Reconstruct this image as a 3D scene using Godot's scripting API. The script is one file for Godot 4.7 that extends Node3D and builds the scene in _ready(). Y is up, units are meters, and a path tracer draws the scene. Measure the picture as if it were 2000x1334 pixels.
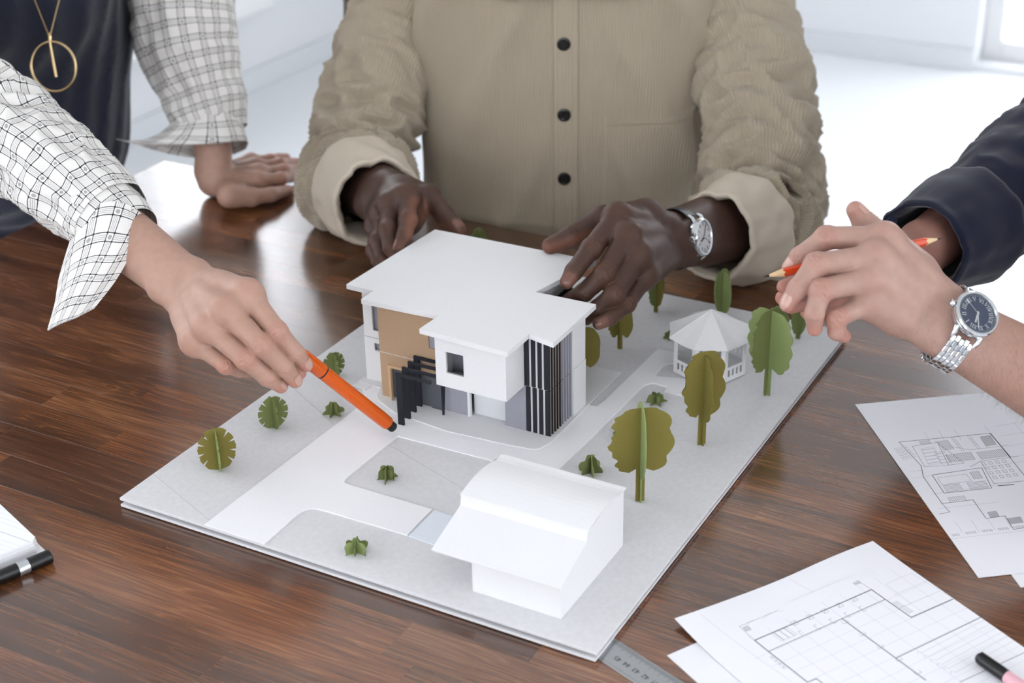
extends Node3D
# An architect's table: three people round a card model of a house. Units are metres, y up; the table top is y = 0.75.

const TABLE := 0.75
const BOARD := 0.7595
var used := {}
var rng := RandomNumberGenerator.new()
var M := {}


func _ready() -> void:
	rng.seed = 11
	# ---- camera
	var cam := Camera3D.new()
	cam.name = "camera"
	add_child(cam)
	cam.position = Vector3(0.64879, 1.50673, 1.15440)
	cam.rotation_order = EULER_ORDER_YXZ
	cam.rotation_degrees = Vector3(-26.9765, 29.4259, -1.2564)
	cam.fov = 25.1344
	var ca := CameraAttributesPhysical.new()
	ca.frustum_focal_length = 53.85
	ca.frustum_focus_distance = 1.40
	ca.exposure_aperture = 6.3
	ca.frustum_near = 0.05
	ca.frustum_far = 60.0
	cam.attributes = ca
	cam.current = true
	# ---- sky: an even bright overcast outside the windows
	var sky_mat := ProceduralSkyMaterial.new()
	sky_mat.sky_top_color = Color(0.93, 0.95, 0.985)
	sky_mat.sky_horizon_color = Color(0.97, 0.975, 0.985)
	sky_mat.ground_horizon_color = Color(0.86, 0.86, 0.85)
	sky_mat.ground_bottom_color = Color(0.62, 0.61, 0.59)
	sky_mat.sky_energy_multiplier = 1.0
	sky_mat.ground_energy_multiplier = 1.0
	var sky := Sky.new()
	sky.sky_material = sky_mat
	var env := Environment.new()
	env.background_mode = Environment.BG_SKY
	env.sky = sky
	env.background_energy_multiplier = 5.0
	env.tonemap_mode = Environment.TONE_MAPPER_LINEAR
	env.tonemap_exposure = 1.37
	env.sdfgi_enabled = true
	env.ssao_enabled = true
	env.ssil_enabled = true
	var we := WorldEnvironment.new()
	we.name = "environment"
	we.environment = env
	add_child(we)
	make_materials()
	build_room()
	build_table()
	build_board()
	build_house()
	build_garage()
	build_gazebo()
	build_trees()
	build_papers()
	build_tools()
	build_people()


# ------------------------------------------------------------------ naming
func numbered(called: String) -> String:
	var n: int = used.get(called, 0)
	used[called] = n + 1
	return called if n == 0 else "%s_%03d" % [called, n]


func thing(called: String, label: String, category: String, at := Vector3.ZERO, group := "") -> Node3D:
	var o := Node3D.new()
	o.name = numbered(called)
	add_child(o)
	o.position = at
	tag(o, label, category, group)
	return o


func tag(o: Node, label: String, category: String, group := "") -> void:
	o.set_meta("label", label)
	o.set_meta("category", category)
	if group:
		o.set_meta("group", group)


func part(called: String, mesh: Mesh, m: Material, parent: Node, at := Vector3.ZERO, basis := Basis()) -> MeshInstance3D:
	var o := MeshInstance3D.new()
	o.name = called
	o.mesh = mesh
	o.material_override = m
	o.transform = Transform3D(basis, at)
	o.cast_shadow = GeometryInstance3D.SHADOW_CASTING_SETTING_ON
	parent.add_child(o, true)
	return o


func struct(called: String, mesh: Mesh, m: Material, at := Vector3.ZERO) -> MeshInstance3D:
	var o := part(called, mesh, m, self, at)
	o.set_meta("kind", "structure")
	return o


# ------------------------------------------------------------------ shapes
func begin() -> SurfaceTool:
	var st := SurfaceTool.new()
	st.begin(Mesh.PRIMITIVE_TRIANGLES)
	st.set_smooth_group(-1)
	return st


func done(st: SurfaceTool) -> ArrayMesh:
	st.generate_normals()
	return st.commit()


func face(st: SurfaceTool, pts: Array, outward: Vector3, uv_scale := 1.0, uv_off := Vector2.ZERO) -> void:
	# a flat convex polygon, turned so that its front looks along outward
	var n: Vector3 = (pts[1] - pts[0]).cross(pts[2] - pts[0])
	if n.length() < 1e-14 and pts.size() > 3:
		n = (pts[2] - pts[0]).cross(pts[3] - pts[0])
	var flip: bool = n.dot(outward) > 0.0
	var ax := absf(outward.x)
	var ay := absf(outward.y)
	var az := absf(outward.z)
	for i in range(1, pts.size() - 1):
		var tri := [pts[0], pts[i + 1], pts[i]] if flip else [pts[0], pts[i], pts[i + 1]]
		for p: Vector3 in tri:
			var uv := Vector2(p.x, p.z)
			if ax > ay and ax > az:
				uv = Vector2(p.z, -p.y)
			elif az > ay:
				uv = Vector2(p.x, -p.y)
			st.set_uv(uv * uv_scale + uv_off)
			st.add_vertex(p)


func add_box(st: SurfaceTool, lo: Vector3, hi: Vector3, bevel := 0.0, xf := Transform3D(), uv_scale := 1.0, uv_off := Vector2.ZERO) -> void:
	var c := (lo + hi) * 0.5
	var h := (hi - lo) * 0.5
	var b := minf(bevel, minf(h.x, minf(h.y, h.z)) * 0.9)
	var corner := func(s: Vector3, axis: int) -> Vector3:
		var q := h - Vector3.ONE * b
		q[axis] = h[axis]
		return xf * (c + s * q)
	for axis in 3:
		for sg: float in [-1.0, 1.0]:
			var u := (axis + 1) % 3
			var v := (axis + 2) % 3
			var pts := []
			for k in [[-1, -1], [1, -1], [1, 1], [-1, 1]]:
				var s := Vector3.ZERO
				s[axis] = sg
				s[u] = k[0]
				s[v] = k[1]
				pts.append(corner.call(s, axis))
			var n := Vector3.ZERO
			n[axis] = sg
			face(st, pts, xf.basis * n, uv_scale, uv_off)
	if b <= 0.0:
		return
	for axis in 3:
		var u := (axis + 1) % 3
		var v := (axis + 2) % 3
		for su: float in [-1.0, 1.0]:
			for sv: float in [-1.0, 1.0]:
				var s0 := Vector3.ZERO
				s0[axis] = -1
				s0[u] = su
				s0[v] = sv
				var s1 := s0
				s1[axis] = 1
				var n := Vector3.ZERO
				n[u] = su
				n[v] = sv
				face(st, [corner.call(s0, u), corner.call(s1, u), corner.call(s1, v), corner.call(s0, v)], xf.basis * n, uv_scale, uv_off)
	for sx: float in [-1.0, 1.0]:
		for sy: float in [-1.0, 1.0]:
			for sz: float in [-1.0, 1.0]:
				var s := Vector3(sx, sy, sz)
				face(st, [corner.call(s, 0), corner.call(s, 1), corner.call(s, 2)], xf.basis * s, uv_scale, uv_off)


func box(lo: Vector3, hi: Vector3, bevel := 0.0) -> ArrayMesh:
	var st := begin()
	add_box(st, lo, hi, bevel)
	return done(st)


func add_prism(st: SurfaceTool, poly: PackedVector2Array, a: float, b: float, xf := Transform3D(), uv_scale := 1.0) -> void:
	# poly in (x, z), raised from y = a to y = b, then placed by xf
	var tris := Geometry2D.triangulate_polygon(poly)
	var up := xf.basis * Vector3.UP
	for i in range(0, tris.size(), 3):
		for side in 2:
			var y := b if side == 1 else a
			var pts := []
			for k in 3:
				var p := poly[tris[i + k]]
				pts.append(xf * Vector3(p.x, y, p.y))
			face(st, pts, up if side == 1 else -up, uv_scale)
	var cw := Geometry2D.is_polygon_clockwise(poly)
	for i in poly.size():
		var p := poly[i]
		var q := poly[(i + 1) % poly.size()]
		var e := q - p
		if e.length() < 1e-7:
			continue
		var n2 := Vector2(e.y, -e.x) if not cw else Vector2(-e.y, e.x)
		face(st, [xf * Vector3(p.x, a, p.y), xf * Vector3(q.x, a, q.y), xf * Vector3(q.x, b, q.y), xf * Vector3(p.x, b, p.y)], xf.basis * Vector3(n2.x, 0, n2.y), uv_scale)


func prism(poly: PackedVector2Array, a: float, b: float, xf := Transform3D(), uv_scale := 1.0) -> ArrayMesh:
	var st := begin()
	add_prism(st, poly, a, b, xf, uv_scale)
	return done(st)


func upright(at: Vector3, yaw: float) -> Transform3D:
	# turns a prism's (x, z) outline into an upright panel: x stays along the panel, z becomes height, thickness runs across
	var along := Vector3(cos(yaw), 0, -sin(yaw))
	return Transform3D(Basis(along, along.cross(Vector3.UP), Vector3.UP), at)


func wall_panel(st: SurfaceTool, x0: float, x1: float, h0: float, h1: float, holes: Array, thick: float, xf: Transform3D) -> void:
	# an upright panel in the local xy plane with rectangular holes [x0, x1, h0, h1], its front face at z = 0
	var xs := [x0, x1]
	for o in holes:
		xs.append(o[0])
		xs.append(o[1])
	xs.sort()
	for i in xs.size() - 1:
		if xs[i + 1] - xs[i] < 1e-6:
			continue
		var mid: float = (xs[i] + xs[i + 1]) * 0.5
		var cuts := []
		for o in holes:
			if o[0] < mid and mid < o[1]:
				cuts.append(o)
		cuts.sort_custom(func(a, b): return a[2] < b[2])
		var y := h0
		for o in cuts:
			if o[2] > y:
				add_box(st, Vector3(xs[i], y, -thick), Vector3(xs[i + 1], o[2], 0), 0.0, xf)
			y = o[3]
		if y < h1:
			add_box(st, Vector3(xs[i], y, -thick), Vector3(xs[i + 1], h1, 0), 0.0, xf)


func grid_mesh(f: Callable, nu: int, nv: int, wrap_u := false, cap := false) -> ArrayMesh:
	# f(i, j) -> [point, uv]; smooth; u runs across, v along
	var v := PackedVector3Array()
	var t := PackedVector2Array()
	for j in nv + 1:
		for i in nu + 1:
			var r: Array = f.call(float(i) / nu, float(j) / nv)
			v.append(r[0])
			t.append(r[1])
	var idx := PackedInt32Array()
	for j in nv:
		for i in nu:
			var a := j * (nu + 1) + i
			idx.append_array([a, a + 1, a + nu + 2, a, a + nu + 2, a + nu + 1])
	return indexed(v, idx, t, PackedColorArray(), nu + 1 if wrap_u else 0)


func indexed(v: PackedVector3Array, idx: PackedInt32Array, uv := PackedVector2Array(), col := PackedColorArray(), seam := 0) -> ArrayMesh:
	# fronts look away from the middle of the shape
	var mid := Vector3.ZERO
	for p in v:
		mid += p / v.size()
	var outward := 0.0
	for i in range(0, idx.size(), 3):
		outward += (v[idx[i + 2]] - v[idx[i]]).cross(v[idx[i + 1]] - v[idx[i]]).dot(v[idx[i]] - mid)
	if outward < 0.0:
		for i in range(0, idx.size(), 3):
			var k := idx[i]
			idx[i] = idx[i + 1]
			idx[i + 1] = k
	var n := PackedVector3Array()
	n.resize(v.size())
	for i in range(0, idx.size(), 3):
		var a := idx[i]
		var b := idx[i + 1]
		var c := idx[i + 2]
		var fn := (v[c] - v[a]).cross(v[b] - v[a])
		n[a] += fn
		n[b] += fn
		n[c] += fn
	if seam:
		for j in range(0, v.size(), seam):
			var s := n[j] + n[j + seam - 1]
			n[j] = s
			n[j + seam - 1] = s
	for i in n.size():
		n[i] = n[i].normalized() if n[i].length_squared() > 0.0 else Vector3.UP
	var arr := []
	arr.resize(Mesh.ARRAY_MAX)
	arr[Mesh.ARRAY_VERTEX] = v
	arr[Mesh.ARRAY_NORMAL] = n
	if uv.size():
		arr[Mesh.ARRAY_TEX_UV] = uv
	if col.size():
		arr[Mesh.ARRAY_COLOR] = col
	arr[Mesh.ARRAY_INDEX] = idx
	var m := ArrayMesh.new()
	m.add_surface_from_arrays(Mesh.PRIMITIVE_TRIANGLES, arr)
	return m


func frames(pts: Array) -> Array:
	# for each point of a path: [tangent, side, up], carried along without twist
	var out := []
	var side := Vector3.ZERO
	for i in pts.size():
		var a: Vector3 = pts[maxi(i - 1, 0)]
		var b: Vector3 = pts[mini(i + 1, pts.size() - 1)]
		var t := (b - a).normalized()
		if i == 0:
			side = t.cross(Vector3.UP)
			if side.length() < 0.1:
				side = t.cross(Vector3.RIGHT)
		side = (side - t * side.dot(t)).normalized()
		out.append([t, side, side.cross(t)])
	return out


func smooth_path(pts: Array, per: int) -> Array:
	var out := []
	for i in pts.size() - 1:
		var p0: Vector3 = pts[maxi(i - 1, 0)]
		var p3: Vector3 = pts[mini(i + 2, pts.size() - 1)]
		for k in per:
			out.append((pts[i] as Vector3).cubic_interpolate(pts[i + 1], p0, p3, float(k) / per))
	out.append(pts[-1])
	return out


func tube(pts: Array, radii: Array, seg := 12, caps := true) -> ArrayMesh:
	var fr := frames(pts)
	var v := PackedVector3Array()
	var uv := PackedVector2Array()
	var idx := PackedInt32Array()
	for j in pts.size():
		var r: float = radii[j] if radii.size() > 1 else radii[0]
		for i in seg + 1:
			var a := TAU * i / seg
			v.append(pts[j] + (fr[j][1] * cos(a) + fr[j][2] * sin(a)) * r)
			uv.append(Vector2(float(i) / seg, float(j) / (pts.size() - 1)))
	for j in pts.size() - 1:
		for i in seg:
			var a := j * (seg + 1) + i
			idx.append_array([a, a + seg + 2, a + 1, a, a + seg + 1, a + seg + 2])
	if caps:
		for e in 2:
			var j := 0 if e == 0 else pts.size() - 1
			var c := v.size()
			v.append(pts[j])
			uv.append(Vector2(0.5, e))
			var b := v.size()
			for i in seg + 1:
				v.append(v[j * (seg + 1) + i])
				uv.append(Vector2(0.5, e))
			for i in seg:
				if e == 0:
					idx.append_array([c, b + i, b + i + 1])
				else:
					idx.append_array([c, b + i + 1, b + i])
	return indexed(v, idx, uv, PackedColorArray(), 0)


func lathe(profile: Array, seg := 32, xf := Transform3D(), flat := true) -> ArrayMesh:
	# profile: [radius, height] pairs from bottom to top; each span gets its own edge
	var v := PackedVector3Array()
	var uv := PackedVector2Array()
	var idx := PackedInt32Array()
	for j in profile.size() - 1:
		var base := v.size()
		for k in 2:
			for i in seg + 1:
				var a := TAU * i / seg
				var pr: Array = profile[j + k]
				v.append(xf * Vector3(cos(a) * pr[0], pr[1], sin(a) * pr[0]))
				uv.append(Vector2(cos(a) * pr[0], sin(a) * pr[0]))
		for i in seg:
			var a := base + i
			idx.append_array([a, a + 1, a + seg + 2, a, a + seg + 2, a + seg + 1])
	return indexed(v, idx, uv)


func joined(meshes: Array) -> ArrayMesh:
	var st := SurfaceTool.new()
	for e in meshes:
		st.append_from(e[0], 0, e[1])
	return st.commit()


# ------------------------------------------------------------------ materials
func mat(c: Color, rough := 0.8, metal := 0.0, spec := 0.5) -> StandardMaterial3D:
	var m := StandardMaterial3D.new()
	m.albedo_color = c
	m.roughness = rough
	m.metallic = metal
	m.metallic_specular = spec
	m.cull_mode = BaseMaterial3D.CULL_DISABLED
	return m


func noise(freq: float, sd: int, octaves := 3) -> FastNoiseLite:
	var n := FastNoiseLite.new()
	n.noise_type = FastNoiseLite.TYPE_SIMPLEX_SMOOTH
	n.frequency = freq
	n.seed = sd
	n.fractal_octaves = octaves
	return n


func fleck_texture(base: Color, amp: float, freq: float, sd: int, size := 512) -> ImageTexture:
	# paper and card: even colour with a fine mottled grain
	var n := noise(freq, sd, 4)
	var a := n.get_seamless_image(size, size)
	a.convert(Image.FORMAT_L8)
	var src := a.get_data()
	var out := PackedByteArray()
	out.resize(size * size * 3)
	var r := RandomNumberGenerator.new()
	r.seed = sd
	for i in size * size:
		var g := (src[i] / 255.0 - 0.5) * amp + r.randfn(0.0, amp * 0.35)
		out[i * 3] = clampi(int((base.r + g) * 255.0), 0, 255)
		out[i * 3 + 1] = clampi(int((base.g + g) * 255.0), 0, 255)
		out[i * 3 + 2] = clampi(int((base.b + g) * 255.0), 0, 255)
	return ImageTexture.create_from_image(Image.create_from_data(size, size, false, Image.FORMAT_RGB8, out))


func card(base: Color, amp: float, freq: float, sd: int, tile: float, rough := 0.85) -> StandardMaterial3D:
	var m := mat(Color.WHITE, rough, 0.0, 0.35)
	m.albedo_texture = fleck_texture(base, amp, freq, sd)
	m.uv1_triplanar = true
	m.uv1_scale = Vector3.ONE / tile
	return m


func wood_texture() -> ImageTexture:
	var w := 1024
	var h := 1024
	var layers := []
	for spec in [[96, 1024, 0.012, 5], [28, 200, 0.03, 7], [40, 1024, 0.16, 9], [24, 90, 0.05, 12]]:
		var im := noise(spec[2], spec[3], 4).get_seamless_image(spec[0], spec[1])
		im.convert(Image.FORMAT_L8)
		im.resize(w, h, Image.INTERPOLATE_CUBIC)
		layers.append(im.get_data())
	var dark := Color(0.295, 0.182, 0.112)
	var mid := Color(0.462, 0.288, 0.172)
	var pale := Color(0.615, 0.43, 0.29)
	var out := PackedByteArray()
	out.resize(w * h * 3)
	var l0: PackedByteArray = layers[0]
	var l1: PackedByteArray = layers[1]
	var l2: PackedByteArray = layers[2]
	var l3: PackedByteArray = layers[3]
	for y in h:
		for x in w:
			var i := y * w + x
			var warp := l1[i] / 255.0 * 5.0 + l0[i] / 255.0 * 2.0
			var ring := fposmod(y * 22.0 / h + warp, 1.0)
			var line := pow(absf(ring * 2.0 - 1.0), 3.0)
			var g := 0.42 + (l2[i] / 255.0 - 0.5) * 0.75 + (line - 0.35) * 0.30 + (l3[i] / 255.0 - 0.5) * 0.7
			var c := dark.lerp(mid, clampf(g * 2.0, 0.0, 1.0)) if g < 0.5 else mid.lerp(pale, clampf(g * 2.0 - 1.0, 0.0, 1.0))
			out[i * 3] = c.r8
			out[i * 3 + 1] = c.g8
			out[i * 3 + 2] = c.b8
	return ImageTexture.create_from_image(Image.create_from_data(w, h, false, Image.FORMAT_RGB8, out))


func make_materials() -> void:
	M.wall = mat(Color(0.875, 0.88, 0.89), 0.9)
	M.floor = mat(Color(0.91, 0.92, 0.93), 0.45)
	M.ceiling = mat(Color(0.92, 0.92, 0.92), 0.95)
	M.trim = mat(Color(0.84, 0.85, 0.86), 0.6)
	M.frame = mat(Color(0.90, 0.90, 0.90), 0.4)
	M.pane = mat(Color(0.95, 0.98, 0.98, 0.06), 0.05)
	M.pane.transparency = BaseMaterial3D.TRANSPARENCY_ALPHA
	M.board = card(Color(0.83, 0.828, 0.835), 0.035, 0.03, 3, 0.12)
	M.board_edge = card(Color(0.72, 0.715, 0.71), 0.05, 0.05, 4, 0.05)
	M.paper = card(Color(0.925, 0.925, 0.935), 0.012, 0.05, 6, 0.1)
	M.bluish = card(Color(0.86, 0.885, 0.915), 0.012, 0.05, 8, 0.1)
	M.white_card = card(Color(0.872, 0.872, 0.876), 0.01, 0.04, 9, 0.1, 0.7)
	M.kraft = card(Color(0.70, 0.585, 0.475), 0.06, 0.08, 10, 0.06)
	M.grey_card = card(Color(0.60, 0.60, 0.635), 0.04, 0.06, 12, 0.06)
	M.dark_card = card(Color(0.165, 0.17, 0.195), 0.035, 0.08, 14, 0.05)
	M.deep_grey = card(Color(0.36, 0.37, 0.39), 0.03, 0.08, 15, 0.05)
	M.pine = card(Color(0.78, 0.65, 0.51), 0.05, 0.05, 16, 0.02)
	M.slat_edge = card(Color(0.55, 0.51, 0.47), 0.05, 0.05, 17, 0.02)
	M.acrylic = mat(Color(0.86, 0.87, 0.88), 0.25)
	M.olive = card(Color(0.46, 0.425, 0.205), 0.045, 0.06, 20, 0.05)
	M.moss = card(Color(0.42, 0.455, 0.27), 0.045, 0.06, 21, 0.05)
	M.leaf = card(Color(0.51, 0.565, 0.36), 0.045, 0.06, 22, 0.05)
	M.steel = mat(Color(0.72, 0.73, 0.74), 0.32, 1.0)
	M.ink = mat(Color(0.06, 0.06, 0.07), 0.6)
	M.black = mat(Color(0.03, 0.03, 0.033), 0.35)
	var wt := wood_texture()
	M.wood = []
	for tone: Color in [Color(1, 1, 1), Color(0.86, 0.84, 0.83), Color(0.93, 0.93, 0.95), Color(0.80, 0.79, 0.80), Color(1.0, 0.96, 0.92)]:
		var m := mat(tone, 0.20, 0.0, 0.70)
		m.albedo_texture = wt
		m.uv1_scale = Vector3(1.4, 3.0, 1.0)
		m.clearcoat_enabled = true
		m.clearcoat = 0.6
		m.clearcoat_roughness = 0.17
		M.wood.append(m)


# ------------------------------------------------------------------ the room
func build_room() -> void:
	var x0 := -2.42
	var x1 := 3.4
	var z0 := -3.8
	var z1 := 3.6
	var top := 3.1
	var t := 0.25
	struct("floor", box(Vector3(x0 - t, -0.2, z0 - t), Vector3(x1 + t, 0, z1 + t)), M.floor)
	struct("ceiling", box(Vector3(x0 - t, top, z0 - t), Vector3(x1 + t, top + 0.2, z1 + t)), M.ceiling)
	# each wall: [name, length, holes, transform]; the local x runs along the wall, its face looks into the room
	var left_holes := [[0.55, 2.25, 0.95, 2.75], [2.75, 4.45, 0.95, 2.75], [4.95, 6.65, 0.95, 2.75]]
	var back_holes := [[2.02, 3.10, 0.02, 2.75]]
	var right_holes := [[0.6, 2.4, 0.95, 2.75], [2.9, 4.7, 0.95, 2.75], [5.2, 7.0, 0.95, 2.75]]
	var front_holes := [[0.6, 2.4, 0.95, 2.75], [3.0, 4.8, 0.95, 2.75]]
	var sides := [
		["left", z1 - z0, left_holes, Transform3D(Basis(Vector3(0, 0, -1), Vector3.UP, Vector3(1, 0, 0)), Vector3(x0, 0, z1))],
		["back", x1 - x0, back_holes, Transform3D(Basis(Vector3(1, 0, 0), Vector3.UP, Vector3(0, 0, 1)), Vector3(x0, 0, z0))],
		["right", z1 - z0, right_holes, Transform3D(Basis(Vector3(0, 0, 1), Vector3.UP, Vector3(-1, 0, 0)), Vector3(x1, 0, z0))],
		["front", x1 - x0, front_holes, Transform3D(Basis(Vector3(-1, 0, 0), Vector3.UP, Vector3(0, 0, -1)), Vector3(x1, 0, z1))],
	]
	var n := 0
	for s in sides:
		var st := begin()
		wall_panel(st, -t if s[0] in ["left", "right"] else 0.0, s[1] + (t if s[0] in ["left", "right"] else 0.0), 0.0, top, s[2], t, s[3])
		struct("wall_" + s[0], done(st), M.wall)
		var bb := begin()
		var cuts := []
		var x := 0.0
		for o in s[2]:
			if o[2] < 0.1:
				cuts.append([x, o[0]])
				x = o[1]
		cuts.append([x, s[1]])
		for c in cuts:
			add_box(bb, Vector3(c[0], 0, 0), Vector3(c[1], 0.07, 0.014), 0.003, s[3])
		struct("baseboard_" + s[0], done(bb), M.trim)
		for o in s[2]:
			n += 1
			var w := Node3D.new()
			w.name = "window_%d" % n
			w.set_meta("kind", "structure")
			add_child(w)
			var fr := begin()
			var f := 0.06
			var mid: float = (o[0] + o[1]) * 0.5
			add_box(fr, Vector3(o[0], o[2], -0.16), Vector3(o[0] + f, o[3], -0.09), 0.004, s[3])
			add_box(fr, Vector3(o[1] - f, o[2], -0.16), Vector3(o[1], o[3], -0.09), 0.004, s[3])
			add_box(fr, Vector3(o[0] + f, o[2], -0.16), Vector3(o[1] - f, o[2] + f, -0.09), 0.004, s[3])
			add_box(fr, Vector3(o[0] + f, o[3] - f, -0.16), Vector3(o[1] - f, o[3], -0.09), 0.004, s[3])
			add_box(fr, Vector3(mid - 0.03, o[2] + f, -0.15), Vector3(mid + 0.03, o[3] - f, -0.10), 0.004, s[3])
			part("window_frame", done(fr), M.frame, w)
			for k in 2:
				var pn := begin()
				var a: float = o[0] + f if k == 0 else mid + 0.03
				var b: float = mid - 0.03 if k == 0 else o[1] - f
				add_box(pn, Vector3(a, o[2] + f, -0.128), Vector3(b, o[3] - f, -0.122), 0.0, s[3])
				part("pane", done(pn), M.pane, w)
			if o[2] > 0.5:
				var sl := begin()
				add_box(sl, Vector3(o[0] - 0.05, o[2] - 0.035, -0.09), Vector3(o[1] + 0.05, o[2], 0.09), 0.005, s[3])
				part("window_sill", done(sl), M.frame, w)
	var rad := thing("radiator", "white flat panel radiator low on the left wall, its end behind the plaid sleeve", "radiator", Vector3(-2.42, 0, -2.05))
	var rb := begin()
	add_box(rb, Vector3(0.035, 0.27, -0.60), Vector3(0.10, 0.80, 0.60), 0.012)
	part("radiator_panel", done(rb), M.frame, rad)
	for k in 2:
		var ft := begin()
		var zz := -0.45 if k == 0 else 0.45
		add_box(ft, Vector3(0.0005, 0.40, zz - 0.02), Vector3(0.035, 0.46, zz + 0.02), 0.003)
		part("bracket", done(ft), M.frame, rad)


# ------------------------------------------------------------------ the table
func build_table() -> void:
	var t := thing("table", "long dark brown wooden table made of glued staves, under the model", "table")
	var x0 := -0.804
	var x1 := 0.70
	var z0 := -0.417
	var z1 := 0.683
	var th := 0.034
	var w := 0.044
	var rows := 25
	var r := RandomNumberGenerator.new()
	r.seed = 5
	for j in rows:
		var za := z0 + j * w
		var zb := za + w
		var x := x0
		var step: float = r.randf_range(0.2, 0.55)
		while x < x1 - 0.001:
			var xe := minf(x + step, x1)
			if x1 - xe < 0.12:
				xe = x1
			var off := Vector2(r.randf(), r.randf())
			var st := begin()
			add_box(st, Vector3(x, TABLE - th, za), Vector3(xe, TABLE, zb), 0.00012, Transform3D(), 1.0, off)
			part("stave", done(st), M.wood[r.randi() % 5], t)
			x = xe
			step = r.randf_range(0.32, 0.62)
	var ap := begin()
	add_box(ap, Vector3(x0 + 0.07, TABLE - th - 0.08, z0 + 0.07), Vector3(x1 - 0.07, TABLE - th, z0 + 0.092))
	add_box(ap, Vector3(x0 + 0.07, TABLE - th - 0.08, z1 - 0.092), Vector3(x1 - 0.07, TABLE - th, z1 - 0.07))
	add_box(ap, Vector3(x0 + 0.07, TABLE - th - 0.08, z0 + 0.092), Vector3(x0 + 0.092, TABLE - th, z1 - 0.092))
	add_box(ap, Vector3(x1 - 0.092, TABLE - th - 0.08, z0 + 0.092), Vector3(x1 - 0.07, TABLE - th, z1 - 0.092))
	part("apron", done(ap), M.wood[3], t)
	for k in 4:
		var cx := x0 + 0.12 if k % 2 == 0 else x1 - 0.12
		var cz := z0 + 0.12 if k < 2 else z1 - 0.12
		part("leg", box(Vector3(cx - 0.03, 0, cz - 0.03), Vector3(cx + 0.03, TABLE - th, cz + 0.03), 0.003), M.wood[3], t)


# ------------------------------------------------------------------ the model's base
func rounded(list: Array) -> PackedVector2Array:
	var p := PackedVector2Array()
	for e in list:
		p.append(Vector2(e[0], e[1]))
	return p


func build_board() -> void:
	var b := thing("model_board", "grey cardboard base board of the model with white paper paths", "board", Vector3(0, BOARD, 0))
	var hx := 0.2398
	var hz := 0.3076
	part("top_sheet", box(Vector3(-hx, -0.0028, -hz), Vector3(hx, 0, hz), 0.0003), M.board, b)
	part("spacer", box(Vector3(-hx + 0.02, -0.0059, -hz + 0.02), Vector3(hx - 0.004, -0.0028, hz - 0.012)), M.board_edge, b)
	part("bottom_sheet", box(Vector3(-hx + 0.0012, -0.0084, -hz), Vector3(hx - 0.0006, -0.0059, hz + 0.0012), 0.0003), M.board, b)
	var main := rounded([[-0.142, 0.3076], [-0.0772, 0.3076], [-0.0785, 0.262], [-0.0784, 0.2535], [-0.0768, 0.2475], [-0.0735, 0.2438], [-0.069, 0.2418], [-0.059, 0.2412], [0.0251, 0.240],
		[0.0231, 0.1957], [-0.0664, 0.1957], [-0.0702, 0.1951], [-0.0728, 0.1930], [-0.0740, 0.1895], [-0.0743, 0.178], [-0.0730, 0.1018], [0.0383, 0.0995], [0.0930, 0.0890],
		[0.0946, -0.0423], [0.0953, -0.0891], [0.0957, -0.0955], [0.0970, -0.1004], [0.0997, -0.1043], [0.1034, -0.1060], [0.1180, -0.1040], [0.1188, -0.0948], [0.150, -0.0948], [0.150, -0.1285],
		[0.1265, -0.1285], [0.0990, -0.1205], [0.0962, -0.1245], [0.0957, -0.1440], [0.0975, -0.1500], [0.1012, -0.1532], [0.130, -0.1535], [0.130, -0.1785], [0.0750, -0.1775], [0.0735, -0.050],
		[0.0718, -0.036], [-0.163, -0.036], [-0.166, 0.030], [-0.150, 0.045], [-0.139, 0.072], [-0.1389, 0.1085], [-0.1417, 0.2718]])
	part("paper_path", prism(main, 0.0, 0.0011), M.paper, b)
	part("paper_apron", prism(rounded([[0.0256, 0.1957], [0.07, 0.1957], [0.07, 0.2425], [0.0266, 0.240]]), 0.0, 0.0007), M.bluish, b)
	part("house_plinth", prism(rounded([[-0.168, 0.028], [-0.168, -0.11], [0.064, -0.11], [0.064, 0.047], [0.0600, 0.062], [0.0545, 0.066], [0.03, 0.0692], [-0.0362, 0.0735], [-0.10, 0.066], [-0.128, 0.052], [-0.134, 0.046], [-0.14, 0.03]]), 0.0011, 0.0020), M.white_card, b)
	part("paper_flap", prism(rounded([[-0.170, 0.038], [-0.163, 0.019], [-0.150, 0.030], [-0.152, 0.041]]), 0.0011, 0.0018), M.white_card, b)
	# pencil-thin scored lines in the grey card
	var sc := begin()
	for e in [[-0.2398, 0.262, -0.142, 0.300], [-0.142, 0.110, -0.2398, 0.058], [-0.0735, 0.118, 0.0300, 0.1530]]:
		var a := Vector2(e[0], e[1])
		var c := Vector2(e[2], e[3])
		var nn := (c - a).normalized().orthogonal() * 0.0002
		add_prism(sc, PackedVector2Array([a + nn, c + nn, c - nn, a - nn]), 0.0, 0.00012)
	part("scored_line", done(sc), M.board_edge, b)


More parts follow.
